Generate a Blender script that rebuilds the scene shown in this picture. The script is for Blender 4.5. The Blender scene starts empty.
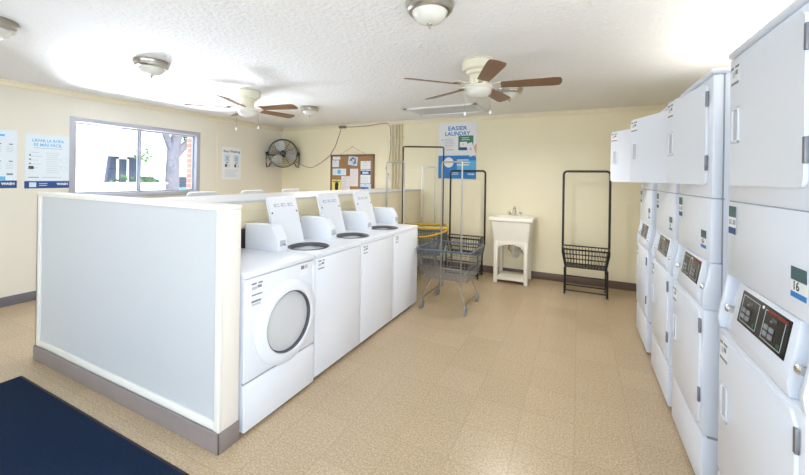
import bpy, bmesh, math, random
from mathutils import Vector, Matrix
random.seed(7)
C = bpy.context.scene.collection
PI = math.pi

# ------------------------------------------------------------------ materials
def mat(name, col, rough=.5, metal=0., var=0., vscale=30., bump=0., bscale=60., spec=.5, coat=0., trans=0., emit=None):
    m = bpy.data.materials.new(name); m.use_nodes = True
    nt = m.node_tree; b = nt.nodes['Principled BSDF']
    b.inputs['Base Color'].default_value = (*col, 1)
    b.inputs['Roughness'].default_value = rough
    b.inputs['Metallic'].default_value = metal
    b.inputs['Specular IOR Level'].default_value = spec
    if coat: b.inputs['Coat Weight'].default_value = coat; b.inputs['Coat Roughness'].default_value = .1
    if trans: b.inputs['Transmission Weight'].default_value = trans
    if emit: b.inputs['Emission Color'].default_value = (*emit[0], 1); b.inputs['Emission Strength'].default_value = emit[1]
    if var or bump:
        tc = nt.nodes.new('ShaderNodeTexCoord')
    if var:
        n = nt.nodes.new('ShaderNodeTexNoise'); n.inputs['Scale'].default_value = vscale; n.inputs['Detail'].default_value = 4
        nt.links.new(tc.outputs['Object'], n.inputs['Vector'])
        mx = nt.nodes.new('ShaderNodeMix'); mx.data_type = 'RGBA'
        mx.inputs[6].default_value = (*[c * (1 - var) for c in col], 1)
        mx.inputs[7].default_value = (*[min(1, c * (1 + var)) for c in col], 1)
        nt.links.new(n.outputs['Fac'], mx.inputs[0]); nt.links.new(mx.outputs[2], b.inputs['Base Color'])
    if bump:
        n2 = nt.nodes.new('ShaderNodeTexNoise'); n2.inputs['Scale'].default_value = bscale; n2.inputs['Detail'].default_value = 5
        nt.links.new(tc.outputs['Object'], n2.inputs['Vector'])
        bp = nt.nodes.new('ShaderNodeBump'); bp.inputs['Strength'].default_value = bump; bp.inputs['Distance'].default_value = .01
        nt.links.new(n2.outputs['Fac'], bp.inputs['Height']); nt.links.new(bp.outputs['Normal'], b.inputs['Normal'])
    return m

M = dict(
 white=mat('white_enamel', (.81, .84, .91), .28, var=.012, vscale=3),  # daylight's blue cast mixed into the white
 dwhite=mat('dryer_enamel', (.76, .81, .91), .3, var=.012, vscale=3),  # white enamel, bluish daylight put into the colour
 white2=mat('white_plastic', (.81, .84, .91), .4, var=.01, vscale=8),
 grayline=mat('seam_grey', (.36, .38, .42), .6),
 hinge=mat('grey_hinge_metal', (.22, .23, .26), .4, .6),
 button=mat('grey_keypad_button', (.26, .27, .29), .5),
 recess=mat('recess_grey', (.50, .53, .60), .5),
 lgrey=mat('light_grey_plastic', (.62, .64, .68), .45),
 dgrey=mat('dark_grey_plastic', (.10, .10, .11), .5),
 black=mat('black_plastic', (.015, .015, .018), .35),
 blackmetal=mat('black_powder_coat', (.012, .012, .013), .4, var=.2),
 panelglass=mat('black_display_glass', (.008, .011, .016), .12),
 chrome=mat('chrome', (.78, .78, .77), .18, 1.),
 polechrome=mat('worn_chrome_pole', (.55, .54, .52), .32, 1., var=.1),
 legsteel=mat('worn_zinc_legs', (.36, .33, .29), .4, 1., var=.15),
 nickel=mat('brushed_nickel', (.46, .43, .39), .3, 1.),
 steel=mat('galvanised_wire', (.34, .36, .38), .35, 1., var=.1),
 bluewire=mat('grey_blue_coated_wire', (.12, .15, .19), .45, .3),
 brownpole=mat('dark_brown_pole', (.07, .035, .025), .45, .3, var=.2),
 yellow=mat('yellow_plastic_rim', (.54, .35, .035), .5, var=.1),
 fanblade=mat('pale_metal_fan_blade', (.62, .63, .62), .35, .3),
 rubber=mat('grey_rubber', (.30, .30, .30), .7),
 cream_trim=mat('cream_trim_paint', (.86, .78, .60), .5, var=.02, vscale=5),
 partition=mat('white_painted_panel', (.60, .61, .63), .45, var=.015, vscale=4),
 ptrim=mat('off_white_trim', (.86, .83, .77), .5),
 pend=mat('cream_painted_board', (.84, .79, .73), .5, var=.02, vscale=5),
 bulk=mat('cream_bulkhead_boards', (.80, .72, .52), .5, var=.03, vscale=4),
 cap=mat('grey_ledge_laminate', (.60, .61, .63), .4, var=.03, vscale=6),
 base=mat('taupe_vinyl_base', (.27, .225, .215), .45, var=.08, vscale=6),
 baseblue=mat('grey_vinyl_base', (.17, .155, .17), .45, var=.08, vscale=6),
 basebrown=mat('brown_vinyl_base', (.15, .10, .075), .45, var=.08, vscale=6),
 alu=mat('grey_aluminium', (.46, .46, .52), .4, .2),
 mat=mat('navy_carpet_mat', (.010, .024, .058), .95, var=.35, vscale=120, bump=.6, bscale=300, spec=.15),
 matedge=mat('dark_rubber_edge', (.045, .028, .03), .7),
 fancream=mat('cream_fan_enamel', (.80, .76, .62), .3),
 walnut=mat('walnut_blade', (.20, .105, .055), .4, var=.25, vscale=9),
 paleblade=mat('pale_blade_top', (.72, .66, .52), .4),
 frost=mat('frosted_glass', (.70, .69, .63), .25, var=.06, vscale=7),
 paper=mat('white_paper', (.84, .85, .88), .6),
 cpaper=mat('cool_white_poster', (.78, .84, .90), .55),
 pinkpaper=mat('pale_pink_paper', (.80, .74, .76), .6),
 bluepaper=mat('pale_blue_paper', (.62, .76, .90), .6),
 yellowpaper=mat('yellow_paper', (.86, .76, .20), .6),
 cork=mat('cork', (.36, .20, .10), .85, var=.25, vscale=60, bump=.3, bscale=200),
 corkframe=mat('brown_wood_frame', (.20, .10, .055), .5, var=.2, vscale=12),
 navy=mat('navy_print', (.02, .07, .24), .5),
 blue=mat('blue_print', (.025, .22, .60), .5),
 skyblue=mat('light_blue_print', (.12, .48, .80), .5),
 teal=mat('teal_print', (.05, .125, .14), .5),
 green=mat('green_print', (.06, .22, .13), .5),
 ink=mat('grey_ink', (.22, .24, .28), .6),
 paleink=mat('pale_ink', (.50, .54, .60), .6),
 darkink=mat('dark_ink', (.04, .045, .07), .6),
 wprint=mat('white_print', (.86, .88, .90), .5),
 red=mat('red_print', (.22, .02, .015), .5),
 dimgreen=mat('dim_green_print', (.02, .10, .04), .5),
 skin=mat('hand_print_tone', (.70, .42, .33), .6),
 sink=mat('sink_polymer', (.84, .80, .70), .4, var=.03, vscale=7),
 pvc=mat('white_pvc', (.75, .73, .68), .4),
 hose=mat('dark_grey_hose', (.06, .06, .06), .5),
 pipe=mat('cream_painted_pipe', (.72, .63, .42), .45),
 wire=mat('grey_cable', (.23, .20, .17), .6),
 drum=mat('washer_drum_steel', (.62, .63, .66), .3, .6),
 brick=mat('red_brick', (.45, .20, .14), .8, var=.3, vscale=20),
 slate=mat('slate_blue_siding', (.05, .06, .095), .6, var=.1, vscale=5),
 extwhite=mat('white_stucco', (.85, .85, .84), .7, var=.03),
 concrete=mat('pale_concrete', (.72, .71, .69), .8, var=.06, vscale=2),
 bark=mat('bark', (.17, .15, .17), .85, var=.4, vscale=8, bump=.6, bscale=20),
 leaf=mat('leaf_green', (.10, .20, .04), .6, var=.4, vscale=4),
 leaf2=mat('shrub_green', (.06, .16, .03), .6, var=.4, vscale=6),
 carblue=mat('blue_car_paint', (.02, .16, .55), .2, coat=1),
 carwhite=mat('white_car_paint', (.82, .83, .85), .2, coat=1),
 carglass=mat('car_glass', (.02, .03, .04), .08),
 tyre=mat('tyre_rubber', (.02, .02, .02), .8),
)

def glass_mat(name='window_glass'):
    m = bpy.data.materials.new(name); m.use_nodes = True; nt = m.node_tree
    nt.nodes.remove(nt.nodes['Principled BSDF'])
    t = nt.nodes.new('ShaderNodeBsdfTransparent'); t.inputs[0].default_value = (.95, .97, .98, 1)
    g = nt.nodes.new('ShaderNodeBsdfGlossy'); g.inputs['Roughness'].default_value = .02
    mx = nt.nodes.new('ShaderNodeMixShader'); mx.inputs[0].default_value = .05
    nt.links.new(t.outputs[0], mx.inputs[1]); nt.links.new(g.outputs[0], mx.inputs[2])
    nt.links.new(mx.outputs[0], nt.nodes['Material Output'].inputs[0]); return m
M['glass'] = glass_mat()

def floor_mat():
    m = bpy.data.materials.new('speckled_vinyl_tile'); m.use_nodes = True; nt = m.node_tree; N = nt.nodes.new; L = nt.links.new
    b = nt.nodes['Principled BSDF']; tc = N('ShaderNodeTexCoord')
    v = N('ShaderNodeTexNoise'); v.inputs['Scale'].default_value = 95; v.inputs['Detail'].default_value = 5; v.inputs['Roughness'].default_value = .7
    L(tc.outputs['Object'], v.inputs['Vector'])
    r = N('ShaderNodeValToRGB'); e = r.color_ramp.elements
    e[0].position = .33; e[0].color = (.35, .255, .16, 1); e[1].position = .66; e[1].color = (.66, .515, .345, 1)
    L(v.outputs['Fac'], r.inputs[0])
    n = N('ShaderNodeTexNoise'); n.inputs['Scale'].default_value = 1.3; n.inputs['Detail'].default_value = 3; L(tc.outputs['Object'], n.inputs['Vector'])
    k = N('ShaderNodeTexBrick'); k.offset = 0; k.inputs['Scale'].default_value = 1
    k.inputs['Brick Width'].default_value = .305; k.inputs['Row Height'].default_value = .305; k.inputs['Mortar Size'].default_value = .0022
    k.inputs['Color1'].default_value = (1, 1, 1, 1); k.inputs['Color2'].default_value = (.93, .93, .92, 1); k.inputs['Mortar'].default_value = (.84, .81, .78, 1)
    L(tc.outputs['Object'], k.inputs['Vector'])
    mu = N('ShaderNodeMix'); mu.data_type = 'RGBA'; mu.blend_type = 'MULTIPLY'; mu.inputs[0].default_value = 1
    L(r.outputs[0], mu.inputs[6]); L(k.outputs['Color'], mu.inputs[7])
    mr = N('ShaderNodeMapRange'); mr.inputs[1].default_value = .3; mr.inputs[2].default_value = .7; mr.inputs[3].default_value = .97; mr.inputs[4].default_value = 1.03
    L(n.outputs['Fac'], mr.inputs[0])
    m2 = N('ShaderNodeMix'); m2.data_type = 'RGBA'; m2.blend_type = 'MULTIPLY'; m2.inputs[0].default_value = 1
    cb = N('ShaderNodeCombineColor')
    for i in range(3): L(mr.outputs[0], cb.inputs[i])
    L(mu.outputs[2], m2.inputs[6]); L(cb.outputs[0], m2.inputs[7]); L(m2.outputs[2], b.inputs['Base Color'])
    b.inputs['Roughness'].default_value = .27; b.inputs['Specular IOR Level'].default_value = .5
    bp = N('ShaderNodeBump'); bp.inputs['Strength'].default_value = .02; bp.inputs['Distance'].default_value = .005; L(v.outputs['Fac'], bp.inputs['Height']); L(bp.outputs['Normal'], b.inputs['Normal'])
    return m

def ceil_mat():
    m = bpy.data.materials.new('knockdown_ceiling'); m.use_nodes = True; nt = m.node_tree; N = nt.nodes.new; L = nt.links.new
    b = nt.nodes['Principled BSDF']; tc = N('ShaderNodeTexCoord'); b.inputs['Roughness'].default_value = .7
    b.inputs['Base Color'].default_value = (.88, .88, .89, 1)
    v = N('ShaderNodeTexVoronoi'); v.inputs['Scale'].default_value = 34; v.feature = 'SMOOTH_F1'
    n = N('ShaderNodeTexNoise'); n.inputs['Scale'].default_value = 60; n.inputs['Detail'].default_value = 3
    L(tc.outputs['Object'], v.inputs['Vector']); L(tc.outputs['Object'], n.inputs['Vector'])
    a = N('ShaderNodeMath'); a.operation = 'ADD'; L(v.outputs['Distance'], a.inputs[0]); L(n.outputs['Fac'], a.inputs[1])
    bp = N('ShaderNodeBump'); bp.inputs['Strength'].default_value = .55; bp.inputs['Distance'].default_value = .012
    L(a.outputs[0], bp.inputs['Height']); L(bp.outputs['Normal'], b.inputs['Normal']); return m

def wall_mat(name, col):
    m = bpy.data.materials.new(name); m.use_nodes = True; nt = m.node_tree; N = nt.nodes.new; L = nt.links.new
    b = nt.nodes['Principled BSDF']; tc = N('ShaderNodeTexCoord'); b.inputs['Roughness'].default_value = .42
    n = N('ShaderNodeTexNoise'); n.inputs['Scale'].default_value = 1.7; n.inputs['Detail'].default_value = 4; L(tc.outputs['Object'], n.inputs['Vector'])
    mx = N('ShaderNodeMix'); mx.data_type = 'RGBA'; mx.inputs[6].default_value = (*[c * .96 for c in col], 1); mx.inputs[7].default_value = (*[min(1, c * 1.03) for c in col], 1)
    L(n.outputs['Fac'], mx.inputs[0]); L(mx.outputs[2], b.inputs['Base Color'])
    sx = N('ShaderNodeSeparateXYZ'); L(tc.outputs['Object'], sx.inputs[0])
    f = N('ShaderNodeMath'); f.operation = 'MULTIPLY'; f.inputs[1].default_value = 1 / .41; L(sx.outputs['Z'], f.inputs[0])
    fr = N('ShaderNodeMath'); fr.operation = 'FRACT'; L(f.outputs[0], fr.inputs[0])
    lt = N('ShaderNodeMath'); lt.operation = 'GREATER_THAN'; lt.inputs[1].default_value = .03; L(fr.outputs[0], lt.inputs[0])
    bp = N('ShaderNodeBump'); bp.inputs['Strength'].default_value = .25; bp.inputs['Distance'].default_value = .004
    L(lt.outputs[0], bp.inputs['Height']); L(bp.outputs['Normal'], b.inputs['Normal']); return m
M['floor'] = floor_mat(); M['ceil'] = ceil_mat()
M['wall'] = wall_mat('cream_wall_paint', (.90, .825, .60))
M['wall_l'] = wall_mat('pale_cream_wall_paint', (.80, .75, .645))

# ------------------------------------------------------------------ mesh builder
class MB:
    def __init__(s): s.bm = bmesh.new(); s.X = Matrix.Identity(4); s.mats = []
    def mi(s, m):
        if m not in s.mats: s.mats.append(m)
        return s.mats.index(m)
    def _merge(s, t, m):
        i = s.mi(m)
        for f in t.faces: f.material_index = i
        t.transform(s.X)
        me = bpy.data.meshes.new('tmp'); t.to_mesh(me); t.free(); s.bm.from_mesh(me); bpy.data.meshes.remove(me)
    def box(s, a, b, m, bev=0, seg=2, axes=None):
        """a,b opposite corners"""
        t = bmesh.new(); bmesh.ops.create_cube(t, size=1)
        ctr = [(a[i] + b[i]) / 2 for i in range(3)]; sz = [abs(b[i] - a[i]) for i in range(3)]
        for v in t.verts: v.co = Vector([v.co[i] * sz[i] + ctr[i] for i in range(3)])
        if bev:
            ed = t.edges[:]
            if axes: ed = [e for e in ed if max(range(3), key=lambda i: abs((e.verts[0].co - e.verts[1].co)[i])) in axes]
            bmesh.ops.bevel(t, geom=ed, offset=bev, segments=seg, affect='EDGES', profile=.5)
        s._merge(t, m); return s
    def prism(s, poly, axis, a, b, m, bev=0):
        """poly: 2-D points in the two other axes (cyclic order), extruded along axis from a to b"""
        t = bmesh.new(); o = [i for i in range(3) if i != axis]
        def P(p, h):
            c = [0, 0, 0]; c[o[0]] = p[0]; c[o[1]] = p[1]; c[axis] = h; return c
        v0 = [t.verts.new(P(p, a)) for p in poly]; v1 = [t.verts.new(P(p, b)) for p in poly]; n = len(poly)
        t.faces.new(v0); t.faces.new(v1)
        for i in range(n): t.faces.new((v0[i], v0[(i + 1) % n], v1[(i + 1) % n], v1[i]))
        bmesh.ops.recalc_face_normals(t, faces=t.faces[:])
        if bev: bmesh.ops.bevel(t, geom=t.edges[:], offset=bev, segments=2, affect='EDGES', profile=.5)
        s._merge(t, m); return s
    def tube(s, pts, r, m, n=8, closed=False, caps=True):
        t = bmesh.new(); P = [Vector(p) for p in pts]; k = len(P); R = r if isinstance(r, (list, tuple)) else [r] * k
        rings = []; up = None
        for i in range(k):
            if closed: d = (P[(i + 1) % k] - P[i - 1])
            else: d = P[min(i + 1, k - 1)] - P[max(i - 1, 0)]
            d.normalize()
            if up is None: up = Vector((0, 0, 1)) if abs(d.z) < .9 else Vector((1, 0, 0))
            u = up - d * up.dot(d)
            if u.length < 1e-4: u = d.orthogonal()
            u.normalize(); w = d.cross(u); up = u
            rings.append([t.verts.new(P[i] + (u * math.cos(2 * PI * j / n) + w * math.sin(2 * PI * j / n)) * R[i]) for j in range(n)])
        for i in range(k if closed else k - 1):
            A, B = rings[i], rings[(i + 1) % k]
            for j in range(n): t.faces.new((A[j], A[(j + 1) % n], B[(j + 1) % n], B[j]))
        if not closed and caps: t.faces.new(rings[0][::-1]); t.faces.new(rings[-1])
        bmesh.ops.recalc_face_normals(t, faces=t.faces[:])
        s._merge(t, m); return s
    def lathe(s, prof, m, c=(0, 0, 0), n=32, axis=2, closed=False):
        """prof: (r, h) pairs around axis"""
        t = bmesh.new(); rings = []
        def P(r, h, a):
            q = [r * math.cos(a), r * math.sin(a), h]
            if axis == 0: q = [h, r * math.cos(a), r * math.sin(a)]
            if axis == 1: q = [r * math.sin(a), h, r * math.cos(a)]
            return [q[i] + c[i] for i in range(3)]
        for r, h in prof:
            rings.append([t.verts.new(P(r, h, 0))] if r < 1e-6 else [t.verts.new(P(r, h, 2 * PI * j / n)) for j in range(n)])
        pr = list(zip(rings, rings[1:])) + ([(rings[-1], rings[0])] if closed else [])
        for A, B in pr:
            for j in range(n):
                q = (j + 1) % n
                if len(A) == 1 and len(B) == 1: continue
                if len(A) == 1: t.faces.new((A[0], B[q], B[j]))
                elif len(B) == 1: t.faces.new((A[j], A[q], B[0]))
                else: t.faces.new((A[j], A[q], B[q], B[j]))
        bmesh.ops.recalc_face_normals(t, faces=t.faces[:])
        s._merge(t, m); return s
    def loft(s, loops, m, cap0=True, cap1=True):
        t = bmesh.new(); R = [[t.verts.new(p) for p in l] for l in loops]; n = len(R[0])
        for A, B in zip(R, R[1:]):
            for j in range(n): t.faces.new((A[j], A[(j + 1) % n], B[(j + 1) % n], B[j]))
        if cap0: t.faces.new(R[0][::-1])
        if cap1: t.faces.new(R[-1])
        bmesh.ops.recalc_face_normals(t, faces=t.faces[:])
        s._merge(t, m); return s
    def blob(s, c, r, m, sub=2, jit=.2):
        t = bmesh.new(); bmesh.ops.create_icosphere(t, subdivisions=sub, radius=1)
        for v in t.verts:
            k = 1 + random.uniform(-jit, jit); v.co = Vector([v.co[i] * r[i] * k + c[i] for i in range(3)])
        s._merge(t, m); return s
    def leaves(s, c, r, count, size, m):
        t = bmesh.new()
        for _ in range(count):
            d = Vector((random.gauss(0, 1), random.gauss(0, 1), random.gauss(0, 1))).normalized() * random.uniform(.5, 1)
            p = Vector([c[i] + d[i] * r[i] for i in range(3)])
            u = Vector((random.gauss(0, 1), random.gauss(0, 1), random.gauss(0, 1))).normalized(); w = u.orthogonal().normalized()
            q = size * random.uniform(.6, 1.3)
            t.faces.new([t.verts.new(p + u * q), t.verts.new(p + w * q * .5), t.verts.new(p - u * q), t.verts.new(p - w * q * .5)])
        s._merge(t, m); return s
    def text(s, body, size, m, align='CENTER', bold=0., thick=.0006, width=None):
        """flat text on the local XY plane at the origin of s.X (x = reading direction, z = out of the surface)"""
        cu = bpy.data.curves.new('t', 'FONT'); cu.body = body; cu.size = size; cu.align_x = align; cu.align_y = 'CENTER'
        cu.extrude = thick; cu.offset = bold; cu.resolution_u = 2
        ob = bpy.data.objects.new('t', cu); C.objects.link(ob)
        dg = bpy.context.evaluated_depsgraph_get(); dg.update()
        me = bpy.data.meshes.new_from_object(ob.evaluated_get(dg))
        t = bmesh.new(); t.from_mesh(me)
        if width and t.verts:
            xs = [v.co.x for v in t.verts]; k = width / max(1e-6, max(xs) - min(xs))
            for v in t.verts: v.co.x *= k
        bpy.data.objects.remove(ob); bpy.data.meshes.remove(me); bpy.data.curves.remove(cu)
        s._merge(t, m); return s
    def build(s, name, parent=None, m=None, smooth=35, loc=None, rot=None):
        me = bpy.data.meshes.new(name); s.bm.to_mesh(me); s.bm.free()
        for k in (s.mats or [m]): me.materials.append(M[k] if isinstance(k, str) else k)
        if smooth:
            me.polygons.foreach_set('use_smooth', [True] * len(me.polygons)); me.set_sharp_from_angle(angle=math.radians(smooth))
        o = bpy.data.objects.new(name, me); C.objects.link(o)
        if parent: o.parent = parent
        if loc: o.location = loc
        if rot: o.rotation_euler = rot
        return o

def frame(o, x, y):
    """matrix with origin o, x axis, y axis; z = x cross y"""
    x = Vector(x).normalized(); y = Vector(y).normalized(); z = x.cross(y)
    m = Matrix.Identity(4)
    for i in range(3): m[i][0] = x[i]; m[i][1] = y[i]; m[i][2] = z[i]; m[i][3] = o[i]
    return m
def thing(name, label, cat, loc=(0, 0, 0), rz=0, group=None):
    o = bpy.data.objects.new(name, None); C.objects.link(o); o.empty_display_size = .1
    o.location = loc; o.rotation_euler = (0, 0, rz); tag(o, label, cat, group); return o
def tag(o, label, cat, group=None):
    o['label'] = label; o['category'] = cat
    if group: o['group'] = group
    return o
def struct(o): o['kind'] = 'structure'; return o
def lab(o, label): o['label'] = label; return o
def dup(o, parent=None):
    c = o.copy(); C.objects.link(c)
    if parent: c.parent = parent; c.matrix_parent_inverse = o.matrix_parent_inverse
    for ch in list(o.children): dup(ch, c)
    return c
def part_of(root, name):
    for ch in root.children:
        if ch.name.split('.')[0] == name: return ch

# ------------------------------------------------------------------ room
XL, XR, YB, YF, ZC = -5.70, 1.37, 5.745, -2.3, 2.508
WY0, WY1, WZ0, WZ1 = 2.235, 3.84, 1.215, 2.145      # left window opening

b = MB(); b.box((XL - .2, YF - .2, -.15), (XR + .2, YB + .2, 0), 'floor'); struct(b.build('floor', smooth=0))
b = MB(); b.box((XL - .2, YF - .2, ZC), (XR + .2, YB + .2, ZC + .2), 'ceil'); struct(b.build('ceiling', smooth=0))
b = MB(); b.box((XL - .2, YB, 0), (XR + .2, YB + .2, ZC), 'wall'); struct(b.build('wall_back', smooth=0))
RY0, RY1, RZ0, RZ1 = -1.9, .6, .3, 2.15            # added side window, unseen, put in to light the washer fronts
b = MB(); b.box((XR, RY1, 0), (XR + .2, YB, ZC), 'wall'); b.box((XR, YF - .2, 0), (XR + .2, RY0, ZC), 'wall')
b.box((XR, RY0, 0), (XR + .2, RY1, RZ0), 'wall'); b.box((XR, RY0, RZ1), (XR + .2, RY1, ZC), 'wall'); struct(b.build('wall_right', smooth=0))
f = MB(); w = .06
for ya, yb in ((RY0, RY0 + w), (RY1 - w, RY1), ((RY0 + RY1) / 2 - w / 2, (RY0 + RY1) / 2 + w / 2)): f.box((XR + .05, ya, RZ0), (XR + .13, yb, RZ1), 'alu')
f.box((XR + .05, RY0, RZ0), (XR + .13, RY1, RZ0 + w), 'alu'); f.box((XR + .05, RY0, RZ1 - w), (XR + .13, RY1, RZ1), 'alu'); w3 = struct(f.build('window_added'))
f = MB(); f.box((XR + .085, RY0 + w, RZ0 + w), (XR + .095, RY1 - w, RZ1 - w), 'glass'); f.build('pane', w3)
b = MB()
b.box((XL - .11, YF - .2, 0), (XL, WY0, ZC), 'wall_l'); b.box((XL - .11, WY1, 0), (XL, YB, ZC), 'wall_l')
b.box((XL - .11, WY0, 0), (XL, WY1, WZ0), 'wall_l'); b.box((XL - .11, WY0, WZ1), (XL, WY1, ZC), 'wall_l')
struct(b.build('wall_left', smooth=0))
# front wall behind the camera: glazed double door and two shop windows
DX0, DX1, DZ = -3.7, -1.7, 2.1
S0, S1, SZ0, SZ1 = -1.2, .9, .75, 2.1
b = MB()
b.box((XL, YF - .2, 0), (DX0, YF, ZC), 'wall'); b.box((DX1, YF - .2, 0), (S0, YF, ZC), 'wall'); b.box((S1, YF - .2, 0), (XR, YF, ZC), 'wall')
b.box((DX0, YF - .2, DZ), (DX1, YF, ZC), 'wall'); b.box((S0, YF - .2, SZ1), (S1, YF, ZC), 'wall'); b.box((S0, YF - .2, 0), (S1, YF, SZ0), 'wall')
struct(b.build('wall_front', smooth=0))
def glazed(name, x0, x1, z0, z1, bars):
    f = MB(); w = .06; y0, y1 = YF - .13, YF - .05
    f.box((x0, y0, z0), (x0 + w, y1, z1), 'alu'); f.box((x1 - w, y0, z0), (x1, y1, z1), 'alu')
    f.box((x0, y0, z0), (x1, y1, z0 + w), 'alu'); f.box((x0, y0, z1 - w), (x1, y1, z1), 'alu')
    for x in bars: f.box((x - w / 2, y0, z0), (x + w / 2, y1, z1), 'alu')
    o = struct(f.build(name))
    g = MB(); g.box((x0 + w, YF - .095, z0 + w), (x1 - w, YF - .085, z1 - w), 'glass'); g.build('pane', o)
glazed('door_1', DX0, DX1, 0, DZ, [(DX0 + DX1) / 2]); glazed('window_2', S0, S1, SZ0, SZ1, [-.15])

# left window
f = MB(); x0, x1 = XL - .10, XL + .012
f.box((x0, WY0 - .05, WZ1 - .01), (x1, WY1 + .05, WZ1 + .05), 'alu', .004); f.box((x0, WY0 - .05, WZ0 - .05), (x1 + .01, WY1 + .05, WZ0 + .01), 'alu', .004)
f.box((x0, WY0 - .05, WZ0), (x1, WY0 + .012, WZ1), 'alu', .004); f.box((x0, WY1 - .012, WZ0), (x1, WY1 + .05, WZ1), 'alu', .004)
win = struct(f.build('window_1'))
for nm, ya, yb, xo in (('sash', WY0 + .01, 3.02, -.045), ('sash', 2.985, WY1 - .01, -.072)):
    s_ = MB(); a = XL + xo - .02; c = XL + xo + .005; z0, z1 = WZ0 + .01, WZ1 - .01; w = .022
    s_.box((a, ya, z0), (c, ya + w, z1), 'alu'); s_.box((a, yb - w, z0), (c, yb, z1), 'alu')
    s_.box((a, ya, z0), (c, yb, z0 + w), 'alu'); s_.box((a, ya, z1 - w), (c, yb, z1), 'alu')
    so = s_.build(nm, win)
    g = MB(); g.box((a + .008, ya + w, z0 + w), (a + .014, yb - w, z1 - w), 'glass'); g.build('pane', so)

# crown trim, baseboards
def trim(name, boxes, m):
    t = MB()
    for a, c in boxes: t.box(a, c, m, .004)
    return struct(t.build(name))
trim('trim_1', [((XL, YF, ZC - .065), (XL + .022, YB, ZC)), ((XL, YF, ZC - .02), (XL + .04, YB, ZC))], 'cream_trim')
trim('trim_2', [((XL + .04, YB - .022, ZC - .065), (XR, YB, ZC)), ((XL + .04, YB - .04, ZC - .02), (XR, YB, ZC))], 'cream_trim')
trim('trim_3', [((XL, 4.20, .12), (XL + .008, 4.23, ZC - .07))], 'cream_trim')
trim('baseboard_left', [((XL, YF, 0), (XL + .012, YB, .108))], 'baseblue')
trim('baseboard_back', [((XL + .02, YB - .012, 0), (XR, YB, .108))], 'basebrown')

# half-height divider wall facing the camera, and the long service wall behind the washers
PX0, PX1, PY0, PY1, PZ = -3.906, -1.715, 1.304, 1.425, 1.332
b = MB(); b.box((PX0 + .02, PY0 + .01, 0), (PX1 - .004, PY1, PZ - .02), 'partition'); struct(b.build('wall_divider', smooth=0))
trim('trim_4', [((PX0, PY0 - .006, PZ - .028), (PX1, PY1 + .004, PZ))], 'ptrim')
trim('trim_5', [((PX0, PY0 - .004, 0), (PX0 + .055, PY0 + .012, PZ - .028)), ((PX0, PY0 - .004, 0), (PX0 + .02, PY1, PZ - .028))], 'ptrim')
trim('trim_6', [((PX1 - .045, PY0 - .004, 0), (PX1, PY0 + .012, PZ - .028))], 'ptrim')
trim('trim_7', [((PX1 - .006, PY0 + .012, 0), (PX1, PY1, PZ - .028))], 'pend')
trim('trim_8', [((PX0 + .055, PY0 - .001, .108), (PX1 - .045, PY0 + .012, .155))], 'ptrim')
trim('baseboard_divider', [((PX0 - .006, PY0 - .014, 0), (PX1 + .01, PY0 - .004, .112)), ((PX1, PY0 - .014, 0), (PX1 + .01, PY1, .112))], 'base')
BX0, BX1, BZ = -3.18, -2.42, 1.275
b = MB(); b.box((BX0, PY1, 0), (BX1, YB - .014, BZ), 'bulk')
for z in (1.0, 1.2): b.box((BX1, PY1 + .003, z), (BX1 + .003, YB - .015, z + .004), 'pipe')
struct(b.build('wall_service', smooth=0))
trim('trim_9', [((BX0 - .01, PY1 + .004, BZ), (BX1 + .012, YB - .04, BZ + .02))], 'cap')
trim('trim_10', [((BX1 + .004, PY1 + .004, 1.075), (BX1 + .04, 3.9, 1.12))], 'bulk')

# ------------------------------------------------------------------ top-loading washers (local: x=0 front, body towards -x, y 0..W)
W = .606; DP = .675; HT = .935
def lines(mb, m, x0, x1, y0, n, gap, h, seed=0):
    """rows of illegible small print on the local XY plane"""
    r = random.Random(seed); y = y0
    for i in range(n):
        mb.box((x0, y - h / 2, 0), (x0 + (x1 - x0) * r.uniform(.7, 1), y + h / 2, .0008), m); y -= gap
def washer_label(root, y, z, w=.085, h=.085):
    b = MB(); b.X = frame((.0, y, z), (0, 1, 0), (0, 0, 1))
    b.box((0, -h, 0), (w, 0, .001), 'paper')
    for a, c in ((.0, .04), (.05, w)): b.box((a + .002, -.016, .001), (c - .002, -.006, .0016), 'ink')
    b.box((.004, -.045, .001), (w * .5, -.028, .0016), 'paleink'); b.box((w * .55, -.04, .001), (w * .9, -.024, .0016), 'ink')
    b.box((.004, -h + .004, .001), (w - .004, -h + .012, .0016), 'ink')
    return lab(b.build('label', root), 'white instruction sticker with grey print')
def meter(root, y0):
    b = MB(); b.prism([(-.60, HT - .002), (-.60, 1.125), (-.325, 1.125), (-.262, 1.035), (-.262, HT - .002)], 1, y0, y0 + .098, 'white2', .005)
    mc = b.build('coin_meter', root)
    s_ = MB(); s_.box((-.263, y0 + .022, .975), (-.259, y0 + .076, 1.02), 'recess'); s_.box((-.259, y0 + .034, .985), (-.245, y0 + .064, .995), 'chrome', .002)
    s_.build('coin_slide', mc)
    k = MB(); k.box((-.655, y0 - .01, HT - .004), (-.602, y0 + .09, 1.08), 'black', .004); lab(k.build('meter_back', root), 'black back cover')
def cabinet(root, front):
    b = MB(); b.box((-DP, .002, .02), (-.018, W - .002, .90), 'white', .006)
    b.box((-DP + .02, .02, 0), (-.05, W - .02, .03), 'dgrey'); b.build('cabinet', root)
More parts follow.
